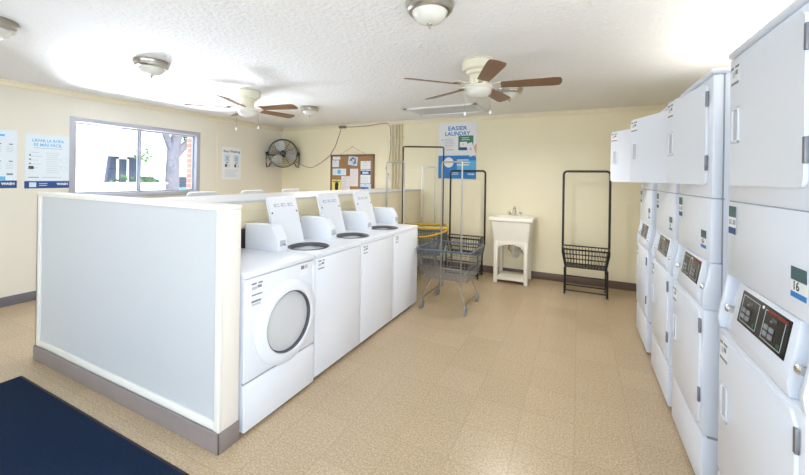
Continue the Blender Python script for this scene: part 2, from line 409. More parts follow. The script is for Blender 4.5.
def top_deck(root, hole):
    # slab with a round opening
    t = MB(); n = 48; cx, cy, R = hole; z1, z0 = HT, .902
    def rect_pt(a):
        dx, dy = math.cos(a), math.sin(a); k = 1e9
        for d, lo, hi, c in ((dx, -DP, .0, cx), (dy, .002, W - .002, cy)):
            if abs(d) > 1e-9: k = min(k, ((hi if d > 0 else lo) - c) / d)
        return (cx + dx * k, cy + dy * k)
    angs = sorted([2 * PI * i / n for i in range(n)] + [math.atan2(y - cy, x - cx) % (2 * PI) for x in (-DP, 0) for y in (.002, W - .002)])
    out = [rect_pt(a) for a in angs]; inn = [(cx + R * math.cos(a), cy + R * math.sin(a)) for a in angs]
    e = .008
    def sh(p):   # slightly inset for the rounded lip
        return (min(max(p[0], -DP + e), -e), min(max(p[1], .002 + e), W - .002 - e))
    t.loft([[(*p, z0 - .03) for p in inn], [(*p, z1 - .008) for p in inn], [(cx + (p[0] - cx) * 1.06, cy + (p[1] - cy) * 1.06, z1) for p in inn], [(*sh(p), z1) for p in out], [(*p, z1 - e) for p in out], [(*p, z0) for p in out], [(*p, z0 - .03) for p in inn]], 'white', False, False)
    return t.build('top_deck', root)
def make_top_loader(label, group):
    root = thing('top_loading_washer', label, 'washing machine', group=group)
    cabinet(root, True)
    cx, cy, R = -.235, .195, .158
    top_deck(root, (cx, cy, R))
    t = MB(); t.lathe([(R - .004, .92), (R - .012, .88), (R - .02, .6), (.0, .6)], 'drum', (cx, cy, 0), 40)
    t.lathe([(R + .004, .936), (R - .002, .94), (R - .02, .925), (R - .02, .91)], 'dgrey', (cx, cy, 0), 40); lab(t.build('tub', root), 'steel tub with dark rim')
    a = MB(); a.lathe([(.0, .8), (.03, .8), (.05, .74), (.09, .62), (.1, .602)], 'lgrey', (cx, cy, 0), 20); a.build('agitator', root)
    p = MB(); p.box((-.02, .002, .035), (0, W - .002, .897), 'white', .006); p.build('front_panel', root)
    # open lid, leaning back from its hinge
    l = MB(); L0, L1, LH = .03, .345, .40
    l.X = frame((-.425, L0, HT + .004), (0, 1, 0), (-.29, 0, 1))
    l.box((0, 0, -.011), (L1 - L0, LH, .011), 'white', .03, 4, axes=(2,))
    ld = l.build('lid', root)
    q = MB(); q.X = l.X @ Matrix.Translation((0, 0, .0112))
    for i in range(3):
        x = .055 + i * .075
        q.box((x, LH - .088, 0), (x + .018, LH - .06, .0008), 'paleink')
        q.box((x + .022, LH - .07, 0), (x + .055, LH - .062, .0008), 'paleink'); q.box((x + .022, LH - .088, 0), (x + .06, LH - .081, .0008), 'paleink')
    lab(q.build('instruction_print', ld), 'three small grey blocks of instructions')
    for x in (.022, L1 - L0 - .022):
        k = MB(); k.X = l.X @ Matrix.Translation((x, LH - .135, .0112)); k.lathe([(.007, 0), (.006, .005), (0, .006)], 'dgrey', n=12); k.build('bumper', ld)
    h = MB(); h.box((-.45, L0 - .002, HT - .001), (-.405, L1 + .002, HT + .012), 'white2', .003); h.build('hinge', root)
    meter(root, .502)
    washer_label(root, .025, .885, .075, .075)
    return root
XW = -1.7014
tl = make_top_loader('white top-loading washer with open lid right after the round-door washer', 'top-loading washers in the near row')
tl.location = (XW, 2.056, 0)
for y, lb in ((2.670, 'white top-loading washer with open lid, middle of the three beside the round-door one'), (3.284, 'white top-loading washer with open lid at the far end by the wire carts')):
    d = dup(tl); d.location = (XW, y, 0); d['label'] = lb
for y, lb in ((1.91, 'open white washer lid above the half wall, closest to the window'), (2.52, 'white washer behind the ledge, middle of the three open lids poking up'), (3.13, 'white washer behind the ledge, its open lid poking up below the black wall fan')):
    d = dup(tl); d.location = (-3.90, y + .614, 0); d.rotation_euler = (0, 0, PI); d['label'] = lb; d['group'] = 'washers behind the service wall'

# front-loading washer
fl = thing('front_loading_washer', 'white front-loading washer with a round glass door beside the half wall', 'washing machine', (XW, 1.442, 0))
cabinet(fl, True)
t = MB(); t.box((-DP, .002, .90), (0, W - .002, HT), 'white', .008); t.build('top_deck', fl)
t = MB(); t.box((-.02, .002, .302), (0, W - .002, .896), 'white', .006); t.build('front_panel', fl)
t = MB(); t.box((-.02, .002, .02), (.006, W - .002, .292), 'white', .008); t.build('kick_panel', fl)
t = MB(); t.box((-.018, .004, .291), (-.004, W - .004, .303), 'grayline'); t.build('panel_gap', fl)
cy, cz = .338, .552
t = MB(); t.lathe([(.267, 0), (.267, .008), (.256, .018), (.237, .024), (.207, .034), (.198, .032), (.194, .024), (.194, .001)], 'white2', (0, cy, cz), 64, 0)
dr = t.build('door', fl)
t = MB(); t.lathe([(.1935, .026), (.1905, .026), (.187, .004), (.183, .0035), (.183, .001)], 'dgrey', (0, cy, cz), 64, 0); lab(t.build('gasket', dr), 'dark ring around the glass')
def door_glass_mat():
    m = bpy.data.materials.new('door_glass_bowl'); m.use_nodes = True; nt = m.node_tree; bs = nt.nodes['Principled BSDF']
    bs.inputs['Base Color'].default_value = (.60, .62, .66, 1); bs.inputs['Roughness'].default_value = .12; bs.inputs['Coat Weight'].default_value = .6
    tc = nt.nodes.new('ShaderNodeTexCoord'); w = nt.nodes.new('ShaderNodeTexWave'); w.wave_type = 'RINGS'; w.rings_direction = 'SPHERICAL'; w.inputs['Scale'].default_value = 8; w.inputs['Distortion'].default_value = 6
    mp = nt.nodes.new('ShaderNodeMapping'); mp.inputs['Location'].default_value = (0, -cy, -cz); nt.links.new(tc.outputs['Object'], mp.inputs[0]); nt.links.new(mp.outputs[0], w.inputs[0])
    r = nt.nodes.new('ShaderNodeValToRGB'); r.color_ramp.elements[0].color = (.63, .65, .68, 1); r.color_ramp.elements[1].color = (.64, .66, .69, 1)
    nt.links.new(w.outputs['Fac'], r.inputs[0]); nt.links.new(r.outputs[0], bs.inputs['Base Color']); return m
M['doorglass'] = door_glass_mat()
t = MB(); t.lathe([(.186, .002), (.184, .004), (.15, .010), (.12, .012), (.08, .013), (0, .014)], 'doorglass', (0, cy, cz), 48, 0); lab(t.build('door_glass', dr), 'grey glass bowl of the round door')
t = MB(); t.box((0, .572, .62), (.012, W - .004, .86), 'white2', .005); t.build('dispenser_panel', fl)
meter(fl, .545 - .04)
washer_label(fl, .045, .872)
t = MB(); t.X = frame((0, .045, .755), (0, 1, 0), (0, 0, 1)); t.box((0, -.03, 0), (.075, .012, .001), 'paper'); t.box((.002, -.004, .001), (.073, .008, .0016), 'ink'); t.box((.006, -.022, .001), (.07, -.01, .0014), 'paleink'); t.build('label', fl)
t = MB(); t.X = frame((0, .455, .885), (0, 1, 0), (0, 0, 1)); t.box((0, -.075, 0), (.075, 0, .001), 'paper'); t.box((.005, -.03, .001), (.035, -.005, .0016), 'ink'); t.box((.04, -.03, .001), (.07, -.005, .0016), 'paleink'); lines(t, 'ink', .006, .07, -.042, 3, .012, .005, 3); t.build('label', fl)

# ------------------------------------------------------------------ stacked dryers (local: x=0 upper front, body to +x, y 0..w with y=0 nearest the camera)
def sticker(parent, y, z, big=False):
    """y,z = top-left corner as one faces the machine (text runs towards -y)"""
    b = MB(); b.X = frame((-.0045, y, z), (0, -1, 0), (0, 0, 1))
    if big:
        b.box((0, -.088, 0), (.082, 0, .0012), 'wprint'); b.box((0, -.038, .001), (.082, 0, .0018), 'teal'); b.box((0, -.088, .001), (.082, -.072, .0018), 'blue')
        X = b.X.copy(); b.X = X @ Matrix.Translation((.027, -.055, .0012)); b.text('16', .036, 'darkink', bold=.0006)
        b.X = X; lines(b, 'ink', .052, .076, -.046, 3, .009, .004, 5); lines(b, 'lgrey', .01, .06, -.012, 2, .012, .005, 2)
        return lab(b.build('price_sticker', parent), 'teal, white and blue sticker printed 16')
    b.box((0, -.112, 0), (.072, 0, .0012), 'wprint'); b.box((0, -.044, .001), (.072, 0, .0018), 'teal'); b.box((0, -.112, .001), (.072, -.086, .0018), 'navy')
    X = b.X.copy(); b.X = X @ Matrix.Translation((.036, -.065, .0012)); b.text('$1.50', .028, 'ink', bold=.0004)
    b.X = X; lines(b, 'lgrey', .012, .06, -.014, 2, .014, .005, 2); lines(b, 'paleink', .01, .06, -.1, 1, .01, .004, 2)
    return lab(b.build('price_sticker', parent), 'teal, white and navy price sticker')
def small_label(parent, x, y, z, s=1.):
    b = MB(); b.X = frame((x, y, z), (0, -1, 0), (0, 0, 1)); w, h = .078 * s, .078 * s
    b.box((0, -h, 0), (w, 0, .001), 'paper'); b.box((0, -.016, .001), (w * .36, -.004, .0016), 'ink'); b.box((w * .5, -.014, .001), (w, -.004, .0016), 'ink')
    b.box((w * .2, -.05, .001), (w * .5, -.026, .0016), 'paleink'); b.box((w * .55, -.04, .001), (w * .85, -.022, .0016), 'ink'); b.box((0, -h, .001), (w, -h + .01, .0016), 'ink')
    return b.build('label', parent)
def handle(parent, x, y, z0, z1):
    """white pull frame around a grey recess, protruding to -x"""
    b = MB(); w = .068; q = .005
    b.box((x - q, y - w, z0), (x, y, z0 + .012), 'white2', .002); b.box((x - q, y - w, z1 - .012), (x, y, z1), 'white2', .002)
    b.box((x - q, y - w, z0), (x, y - w + .011, z1), 'white2', .002); b.box((x - q, y - .011, z0), (x, y, z1), 'white2', .002)
    b.box((x - .001, y - w + .009, z0 + .01), (x + .0005, y - .009, z1 - .01), 'recess')
    return b.build('handle', parent)
def make_stack(label, w, group):
    root = thing('stacked_dryer', label, 'dryer', group=group); D = .75; lx = -.024
    b = MB(); b.box((.045, .004, .02), (D, w - .004, 2.018), 'dwhite', .006)
    b.box((.06, .02, 0), (D - .05, w - .02, .03), 'dgrey'); b.build('cabinet', root)
    b = MB(); b.box((0, 0, 1.4215), (.042, w, 2.012), 'dwhite', .008); b.build('upper_front', root)
    b = MB(); b.box((-.008, -.004, 2.014), (D, w + .004, 2.046), 'dwhite', .014, 3); b.build('top_cap', root)
    b = MB(); b.box((.004, .004, 1.414), (.05, w - .004, 1.424), 'grayline'); b.box((.03, .004, 2.01), (.05, w - .004, 2.016), 'grayline'); b.box((.041, .003, .28), (.046, w - .003, 2.01), 'grayline')
    b.box((.0, .004, .272), (.05, w - .004, .282), 'grayline'); b.build('panel_gap', root)
    b = MB(); b.box((-.003, 0, 1.112), (.042, w, 1.419), 'dwhite', .008); ap = b.build('access_panel', root)
    sticker(ap, w - .033, 1.402); sticker(ap, .130, 1.258, True)
    # slanted control console: cheeks at both ends, a raised bezel holding the display, coin niches beside it
    prof = [(.0, 1.11), (.042, 1.11), (.042, .888), (lx, .888), (lx - .006, .93)]
    prof_in = [(.042, 1.11), (.046, 1.11), (.046, .888), (lx + .02, .888), (lx + .018, .9)]
    b = MB(); b.prism(prof, 1, 0, .018, 'dwhite', .003); b.prism(prof, 1, w - .018, w, 'dwhite', .003)
    b.prism(prof, 1, .085, w - .14, 'dwhite', .003); b.prism(prof_in, 1, .018, w - .018, 'dwhite'); con = b.build('control_console', root)
    top = Vector((0, 0, 1.11)); bot = Vector((lx - .006, 0, .93)); up = (top - bot).normalized()
    L = (top - bot).length
    dw = w - .14 - .085 - .085
    X = frame((bot.x, w - .14 - .05, bot.z), (0, -1, 0), up)
    b = MB(); b.X = X @ Matrix.Translation((0, .046, .0))
    dh = L - .062
    b.box((0, 0, -.004), (dw, dh, .003), 'panelglass', .002, 1)
    Y = b.X.copy(); b.X = Y @ Matrix.Translation((0, 0, .003))
    for x0 in (dw * .05, dw * .55):
        x1 = x0 + dw * .38; z0, z1 = dh * .10, dh * .90; q = .0022
        for a, c in (((x0, z0), (x0 + q, z1)), ((x1 - q, z0), (x1, z1)), ((x0, z0), (x1, z0 + q)), ((x0, z1 - q), (x1, z1))): b.box((*a, 0), (*c, .0008), 'recess')
        for i in range(2):
            for j in range(2): b.box((x0 + .012 + i * .035, z0 + .014 + j * .022, 0), (x0 + .038 + i * .035, z0 + .030 + j * .022, .002), 'button', .003, 1)
        b.box((x1 - .026, z0 + .008, 0), (x1 - .008, z0 + .020, .002), 'dimgreen')
        b.box((x0 + .04, z0 + .066, 0), (x0 + .055, z0 + .072, .001), 'ink'); b.box((x0 + .05, z1 - .024, 0), (x0 + .08, z1 - .014, .001), 'dgrey')
    b.box((dw * .60, dh * .86, 0), (dw * .96, dh * .94, .0012), 'red')
    b.lathe([(.006, 0), (.005, .002), (0, .003)], 'wprint', (dw * .5, dh * .9, 0), 14)
    lab(b.build('display', con), 'black glossy control display with two button pads')
    for yy in (.052, w - .075):
        b = MB(); b.lathe([(.014, lx + .045), (.016, lx + .018), (.014, lx + .004), (.009, lx - .001), (0, lx - .002)], 'chrome', (0, yy, .985), 20, 0)
        lab(b.build('coin_lock', con), 'round chrome coin lock')
    b = MB(); b.box((lx, 0, .284), (.041, w, .886), 'dwhite', .007); b.build('lower_front', root)
    # lower door with cut upper corners
    y0, y1, z0, z1 = .03, w - .045, .305, .868; cc = .03
    b = MB(); b.prism([(y0 + cc, z1), (y1 - .01, z1), (y1, z1 - .01), (y1, z0 + cc), (y1 - cc, z0), (y0 + cc, z0), (y0, z0 + cc), (y0, z1 - cc * 1.2)], 0, lx - .009, lx + .004, 'dwhite', .004)
    ld = b.build('lower_door', root); handle(ld, lx - .009, y1 - .028, .545, .69); small_label(ld, lx - .0095, y1 - .012, z1 - .012)
    for z in (.43, .765):
        h = MB(); h.box((lx - .012, y0 - .010, z), (lx - .002, y0 + .004, z + .07), 'hinge', .002); h.build('hinge', ld)
    b = MB(); b.box((lx, 0, .02), (.041, w, .274), 'dwhite', .008); b.build('kick_panel', root)
    # upper door: origin on its hinge line (near edge), so that it can stand ajar
    dy = w - .11; z0, z1 = 1.487, 1.985
    b = MB(); b.box((-.011, .0, z0), (.0, dy, z1), 'dwhite', .026, 4, axes=(0,)); ud = b.build('upper_door', root, loc=(-.001, .06, 0))
    handle(ud, -.011, dy - .028, 1.655, 1.80); small_label(ud, -.0115, dy - .012, z1 - .016)
    for z in (1.555, 1.87):
        h = MB(); h.box((-.013, -.010, z), (-.002, .004, z + .075), 'hinge', .002); h.build('hinge', ud)
    return root
XU = .573
sa = make_stack('white stacked dryer nearest the camera at the right edge, shut doors, its 16 sticker showing', .65, 'stacked dryers'); sa.location = (XU, 1.317, 0)
sb = make_stack('white stacked dryer second from the camera, its upper door slightly ajar', .607, 'stacked dryers'); sb.location = (XU, 2.176, 0)
def ajar(st, deg): part_of(st, 'upper_door').rotation_euler = (0, 0, math.radians(deg))
sc_ = dup(sb); sc_.location = (XU, 2.880, 0); sc_['label'] = 'white stacked dryer third from the camera, its upper door standing open'
sd = dup(sb); sd.location = (XU, 3.70, 0); sd['label'] = 'white stacked dryer farthest away near the back wall, upper door wide open'
ajar(sb, 7.5); ajar(sc_, 22); ajar(sd, 33)

# ------------------------------------------------------------------ floor mat
mt = thing('floor_mat', 'dark navy carpet mat with brown edging on the tiled floor', 'mat', (-2.68, .18, 0))
b = MB(); b.box((-.95, -.95, .002), (.95, .95, .011), 'mat', .003); b.build('carpet', mt)
b = MB()
for a, c in (((-.965, -.965), (.965, -.942)), ((-.965, .942), (.965, .965)), ((-.965, -.965), (-.942, .965)), ((.942, -.965), (.965, .965))): b.box((*a, 0), (*c, .008), 'matedge', .003)
b.build('edging', mt)

# ------------------------------------------------------------------ ceiling lamps
def make_lamp(label, r):
    root = thing('ceiling_lamp', label, 'ceiling lamp', group='flush-mount dome lamps')
    b = MB(); b.lathe([(0, 0), (.155, 0), (.165, -.012), (.158, -.03), (.152, -.034), (.150, -.05), (.138, -.062), (.120, -.064), (.120, -.02), (0, -.02)], 'nickel', n=40); b.build('ring', root)
    b = MB(); b.lathe([(.122, -.045), (.118, -.065), (.104, -.09), (.078, -.112), (.045, -.124), (0, -.127)], 'frost', n=40); b.build('glass_bowl', root)
    b = MB(); b.lathe([(0, -.122), (.018, -.124), (.016, -.132), (.008, -.138), (.01, -.146), (.004, -.156), (0, -.157)], 'nickel', n=16); b.build('finial', root)
    root.scale = (r, r, 1); return root
lamps = [((-3.47, 1.90), 'dome ceiling lamp high above the half wall, left of the window-side ceiling fan'),
         ((-.78, 1.906), 'dome ceiling lamp cut by the top edge of the photo'),
         ((-3.57, 4.12), 'small far dome ceiling lamp just right of the window-side ceiling fan'),
         ((-3.53, .93), 'dome ceiling lamp only just in view at the left edge'),
         ((-.70, 4.10), 'dome ceiling lamp half hidden behind the fan with walnut blades')]
L0 = None
for (x, y), lb in lamps:
    L = make_lamp(lb, .86) if L0 is None else dup(L0)
    L0 = L0 or L; L.location = (x, y, ZC); L['label'] = lb

# ------------------------------------------------------------------ ceiling fans
def make_fan(label, under):
    root = thing('ceiling_fan', label, 'ceiling fan', group='hugger ceiling fans')
    b = MB(); b.lathe([(0, 0), (.140, 0), (.144, -.012), (.140, -.075), (.128, -.088), (.105, -.092), (.10, -.10), (.10, -.118), (.075, -.128), (.06, -.20), (0, -.20)], 'fancream', n=40)
    b.lathe([(.1415, -.008), (.146, -.012), (.1415, -.016)], 'nickel', n=40); b.build('motor_housing', root)
    for k in range(5):
        a = k * 2 * PI / 5; R = Matrix.Rotation(a, 4, 'Z')
        i = MB(); i.X = R; i.prism([(.06, -.018), (.13, -.012), (.19, -.045), (.225, -.045), (.225, .045), (.19, .045), (.13, .012), (.06, .018)], 2, -.205, -.198, 'fancream', .001); i.prism([(.02, -.018), (.075, -.018), (.075, .018), (.02, .018)], 2, -.205, -.15, 'fancream', .001)
        bl = MB(); bl.X = R @ Matrix.Translation((0, 0, -.215)) @ Matrix.Rotation(math.radians(-13), 4, 'X')
        pts = [(.19, -.05)] + [(.60, -.066)] + [(.635 + .03 * math.sin(t), .066 * -math.cos(t)) for t in [PI * q / 8 for q in range(1, 8)]] + [(.60, .066), (.19, .05)]
        bl.prism(pts, 2, -.003, .003, under)
        bo = lab(bl.build('blade', root), 'brown wood-grain blade'); i.build('blade_iron', bo)
    b = MB(); b.lathe([(.055, -.195), (.06, -.205), (.118, -.218), (.122, -.23), (.115, -.236), (0, -.236)], 'fancream', n=32); b.build('light_fitter', root)
    b = MB(); b.lathe([(.112, -.232), (.116, -.25), (.105, -.28), (.08, -.302), (.04, -.314), (0, -.317)], 'frost', n=32); b.build('glass_bowl', root)
    for x, y, l in ((-.10, -.07, .22), (.10, .07, .19)):
        c = MB(); c.tube([(x, y, -.225), (x, y, -.225 - l)], .0018, 'nickel', 6); co = c.build('pull_chain', root)
        c = MB(); c.lathe([(0, -.223 - l), (.006, -.227 - l), (.013, -.245 - l), (.010, -.258 - l), (0, -.261 - l)], 'wprint', (x, y, 0), 12); c.build('pull_knob', co)
    return root
F2 = make_fan('cream ceiling fan with walnut blades near the ceiling hatch', 'walnut'); F2.location = (-.785, 3.04, ZC); F2.rotation_euler = (0, 0, math.radians(8))
F1 = dup(F2); F1.location = (-3.58, 3.04, ZC); F1.rotation_euler = (0, 0, math.radians(10)); F1['label'] = 'cream ceiling fan hanging left, in front of the window wall'

# ceiling hatch and flat round disc
h = thing('attic_hatch', 'white-framed attic hatch in the ceiling before the laundry poster', 'hatch', (-1.78, 5.02, ZC))
b = MB(); b.box((-.50, -.27, -.008), (.50, .27, 0), 'lgrey'); b.build('panel', h)
b = MB()
for a, c in (((-.54, -.31), (.54, -.255)), ((-.54, .255), (.54, .31)), ((-.54, -.31), (-.485, .31)), ((.485, -.31), (.54, .31))): b.box((*a, -.022), (*c, 0), 'wprint', .004)
b.build('frame', h)
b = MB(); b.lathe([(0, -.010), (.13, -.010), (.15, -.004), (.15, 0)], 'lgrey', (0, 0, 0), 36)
o = tag(b.build('ceiling_disc', loc=(-4.37, 2.76, ZC + .001)), 'flat round grey disc on the ceiling beside the left dome lamp', 'ceiling plate')

# ------------------------------------------------------------------ posters on the left wall
def poster(name, label, y0, y1, z0, z1, art, cat='poster', m='cpaper', group=None):
    """on the left wall; read facing -x, so text runs towards +y"""
    b = MB(); w, h = y1 - y0, z1 - z0; X = frame((XL - .001, y0, z0), (0, 1, 0), (0, 0, 1)); b.X = X
    b.box((0, 0, 0), (w, h, .004), m); b.X = X @ Matrix.Translation((0, 0, .004)); art(b, w, h, b.X.copy())
    return tag(b.build(name), label, cat, group)
def at(b, X, x, y, z=0): b.X = X @ Matrix.Translation((x, y, z))
def art_es(b, w, h, X):
    b.box((0, 0, 0), (w, .085, .001), 'navy'); b.box((.04, .015, .001), (.10, .07, .002), 'bluepaper')
    at(b, X, .0, 0, .001); lines(b, 'bluepaper', .125, .22, .055, 2, .022, .007, 4)
    at(b, X, w * .83, .048, .0014); b.text('WASH', .036, 'wprint', bold=.0015)
    at(b, X, w * .5, h - .075); b.text('LAVAR LA ROPA', .05, 'skyblue', bold=.001, width=w * .70)
    at(b, X, w * .5, h - .125); b.text('ES MÁS FÁCIL', .05, 'skyblue', bold=.001, width=w * .62)
    at(b, X, 0, 0); b.box((w * .18, h - .165, 0), (w * .82, h - .158, .001), 'paleink')
    for i in range(4): b.box((w * .09, h - .255 - i * .05, 0), (w * .13, h - .238 - i * .05, .001), 'ink')
    b.box((w * .08, h - .41, 0), (w * .19, h - .375, .001), 'darkink')
    lines(b, 'paleink', w * .10, w * .36, h - .215, 5, .045, .005, 8); lines(b, 'paleink', w * .46, w * .80, h - .215, 10, .026, .004, 9)
    for zz in (.30, .40):
        at(b, X, w * .86, h - zz); b.lathe([(.032, 0), (.032, .0008), (.030, .0008), (.030, 0)], 'paleink', n=24)
    at(b, X, 0, 0); b.box((w * .08, .125, 0), (w * .3, .133, .001), 'ink'); b.box((w * .36, .125, 0), (w * .8, .131, .001), 'paleink')
def art_en(b, w, h, X):
    b.box((0, 0, 0), (w, .085, .001), 'navy'); b.box((w * .6, .088, 0), (w * .78, .13, .001), 'skyblue')
    at(b, X, w * .83, .048, .0014); b.text('WASH', .036, 'wprint', bold=.0015)
    at(b, X, 0, 0)
    lines(b, 'skyblue', w * .2, w * .92, h - .06, 1, .04, .022, 3)
    for zz in (.15, .34):
        for xx in (.3, .62, .84): b.box((w * xx, h - zz - .012, 0), (w * xx + .03, h - zz, .001), 'ink'); lines(b, 'paleink', w * xx - .02, w * xx + .05, h - zz - .035, 4, .018, .004, 4)
    b.box((w * .8, h - .50, 0), (w * .92, h - .48, .001), 'ink')
def art_small(b, w, h, X):
    at(b, X, w * .5, h - .075); b.text('Easy Washing', .06, 'darkink', bold=.001, width=w * .85)
    at(b, X, 0, 0)
    for xx in (.1, .58):
        b.box((w * xx, h - .27, 0), (w * xx + w * .30, h - .13, .001), 'bluepaper'); b.box((w * xx + .03, h - .25, .001), (w * xx + w * .24, h - .16, .0018), 'paleink')
        b.box((w * xx + .04, h - .29, 0), (w * xx + w * .22, h - .275, .001), 'darkink'); b.box((w * xx + .02, h - .36, 0), (w * xx + w * .15, h - .305, .001), 'darkink'); lines(b, 'ink', w * xx + w * .17, w * xx + w * .32, h - .315, 3, .02, .005, 5)
    lines(b, 'paleink', w * .14, w * .86, h - .41, 7, .02, .005, 6)
poster('poster', 'pale poster reading LAVAR LA ROPA beside the left edge of the window', 1.785, 2.19, 1.305, 1.94, art_es, group='laundry posters on the left wall')
poster('poster', 'pale poster with navy foot cut off by the left edge of the photo', 1.315, 1.725, 1.312, 1.957, art_en, group='laundry posters on the left wall')
poster('poster', 'small white washing instruction sheet between the window and the black fan', 4.305, 4.705, 1.41, 1.995, art_small, m='paper')

# big poster on the back wall: read facing +y, text runs towards +x
b = MB(); w, h = .652, .94; X0 = frame((-2.147, YB - .0003, 1.49), (1, 0, 0), (0, 0, 1)); b.X = X0
b.box((0, 0, 0), (w, h, .004), 'paper'); X = X0 @ Matrix.Translation((0, 0, .004)); b.X = X
b.box((0, 0, 0), (w, .385, .001), 'blue'); b.box((w * .5, .12, .001), (w, .30, .0014), 'skyblue')
at(b, X, w * .5, h - .105); b.text('EASIER', .095, 'blue', bold=.002, width=w * .5)
at(b, X, w * .5, h - .195); b.text('LAUNDRY', .095, 'blue', bold=.002, width=w * .66)
at(b, X, 0, 0); lines(b, 'paleink', w * .16, w * .46, h - .28, 6, .026, .008, 3); b.box((w * .08, h - .30, 0), (w * .12, h - .28, .001), 'skyblue'); lines(b, 'ink', w * .2, w * .46, h - .46, 1, .02, .008, 3); lines(b, 'paleink', w * .16, w * .7, h - .53, 1, .02, .006, 3)
b.box((w * .53, h - .47, 0), (w * .92, h - .23, .001), 'green'); b.box((w * .57, h - .42, .001), (w * .76, h - .33, .002), 'wprint'); b.box((w * .56, h - .46, .001), (w * .86, h - .425, .002), 'navy')
at(b, X, w * .66, h - .375, .002); b.text('1', .05, 'darkink')
at(b, X, 0, 0, .001); lines(b, 'wprint', w * .62, w * .86, h - .265, 2, .03, .01, 3)
b.X = X @ Matrix.Translation((w * .86, h - .46, .002)) @ Matrix.Rotation(math.radians(18), 4, 'Z'); b.box((-.055, -.11, 0), (.055, .11, .002), 'paper', .012, 2, axes=(2,)); b.box((-.015, -.01, .002), (.015, .03, .003), 'paleink')
b.X = X; b.prism([(w * .93, h - .42), (w, h - .36), (w, h - .60), (w * .95, h - .56)], 2, 0, .002, 'skin')
at(b, X, w * .28, .27); b.lathe([(0, .002), (.085, .002), (.085, 0)], 'wprint', n=32); b.box((-.07, -.012, .002), (.07, .012, .003), 'yellowpaper')
at(b, X, 0, 0, .0012); lines(b, 'wprint', w * .5, w * .9, .31, 3, .04, .016, 3); lines(b, 'wprint', w * .36, w * .56, .12, 3, .024, .008, 5)
at(b, X, w * .87, .075, .0014); b.text('WASH', .04, 'wprint', bold=.001)
tag(b.build('poster'), 'large white and blue EASIER LAUNDRY poster on the back wall', 'poster')

# ------------------------------------------------------------------ drum fan in the corner
fx, fy, fz = -5.385, 5.445, 1.945
wf = thing('drum_fan', 'round black drum fan mounted high in the wall corner', 'fan', (fx, fy, fz), math.radians(-45))   # local +x looks into the room
b = MB(); b.lathe([(.272, -.08), (.283, -.08), (.288, -.06), (.283, 0), (.288, .06), (.283, .08), (.272, .08), (.272, -.08)], 'blackmetal', n=48, axis=0); b.build('shroud', wf)
for x in (.072, -.072):
    b = MB()
    for r in (.09, .13, .17, .21, .25): b.lathe([(r - .0015, x - .0015), (r + .0015, x - .0015), (r + .0015, x + .0015), (r - .0015, x + .0015)], 'blackmetal', n=40, axis=0, closed=True)
    for k in range(12):
        a = 2 * PI * k / 12; b.tube([(x, .05 * math.cos(a), .05 * math.sin(a)), (x, .275 * math.cos(a), .275 * math.sin(a))], .0015, 'blackmetal', 4)
    b.lathe([(0, x + .004), (.045, x + .004), (.055, x), (.055, x - .006), (0, x - .006)], 'black', n=24, axis=0)
    b.build('grille', wf)
b = MB(); b.lathe([(0, .05), (.06, .045), (.065, -.05), (0, -.05)], 'black', n=24, axis=0); b.build('hub', wf)
for k in range(3):
    a0 = math.radians(20 + 120 * k); t = MB(); t.X = Matrix.Rotation(a0, 4, 'X')
    loops = []
    for r, hw, tw in ((.055, .05, .55), (.12, .085, .45), (.19, .10, .36), (.25, .085, .3)):
        c, s_ = math.cos(tw), math.sin(tw)
        loops.append([(s_ * -hw - .0, c * -hw, r), (s_ * hw, c * hw, r), (s_ * hw + .004, c * hw, r), (s_ * -hw + .004, c * -hw, r)])
    t.loft(loops, 'fanblade'); lab(t.build('blade', wf), 'bare metal blade')
b = MB()
for s_ in (-1, 1):
    b.tube([(.0, s_ * .285, .03), (.0, s_ * .315, .0), (.02, s_ * .315, -.20), (.06, s_ * .30, -.285), (.10, s_ * .26, -.27), (.05, s_ * .22, -.19)], .010, 'blackmetal', 8)
    b.tube([(0, s_ * .27, 0), (0, s_ * .33, 0)], .018, 'blackmetal', 10)
b.tube([(-.06, -.31, -.03), (-.24, -.13, -.03)], .012, 'blackmetal', 8); b.tube([(-.06, .31, -.03), (-.24, .13, -.03)], .012, 'blackmetal', 8)
b.tube([(0, -.31, -.03), (-.06, -.31, -.03)], .012, 'blackmetal', 8); b.tube([(0, .31, -.03), (-.06, .31, -.03)], .012, 'blackmetal', 8)
b.tube([(-.24, -.13, -.03), (-.24, .13, -.03)], .012, 'blackmetal', 8); b.tube([(-.08, 0, 0), (-.33, 0, 0)], .022, 'blackmetal', 10)
b.box((-.40, -.04, -.06), (-.31, .04, .06), 'blackmetal', .003); b.build('bracket', wf)
inv = (Matrix.Translation((fx, fy, fz)) @ Matrix.Rotation(math.radians(-45), 4, 'Z')).inverted()
cord = [(-5.30, 5.70, 1.80), (-5.235, YB - .006, 1.77), (-5.10, YB - .006, 1.70), (-5.019, YB - .006, 1.68), (-4.93, YB - .006, 1.665), (-4.837, YB - .006, 1.68), (-4.65, YB - .006, 1.77), (-4.44, YB - .006, 1.90), (-4.30, YB - .006, 2.10), (-4.19, YB - .006, 2.38), (-4.175, YB - .01, 2.425)]
b = MB(); b.X = inv; b.tube(cord, .006, 'wire', 6); lab(b.build('power_cord', wf), 'grey cord looping along the wall')

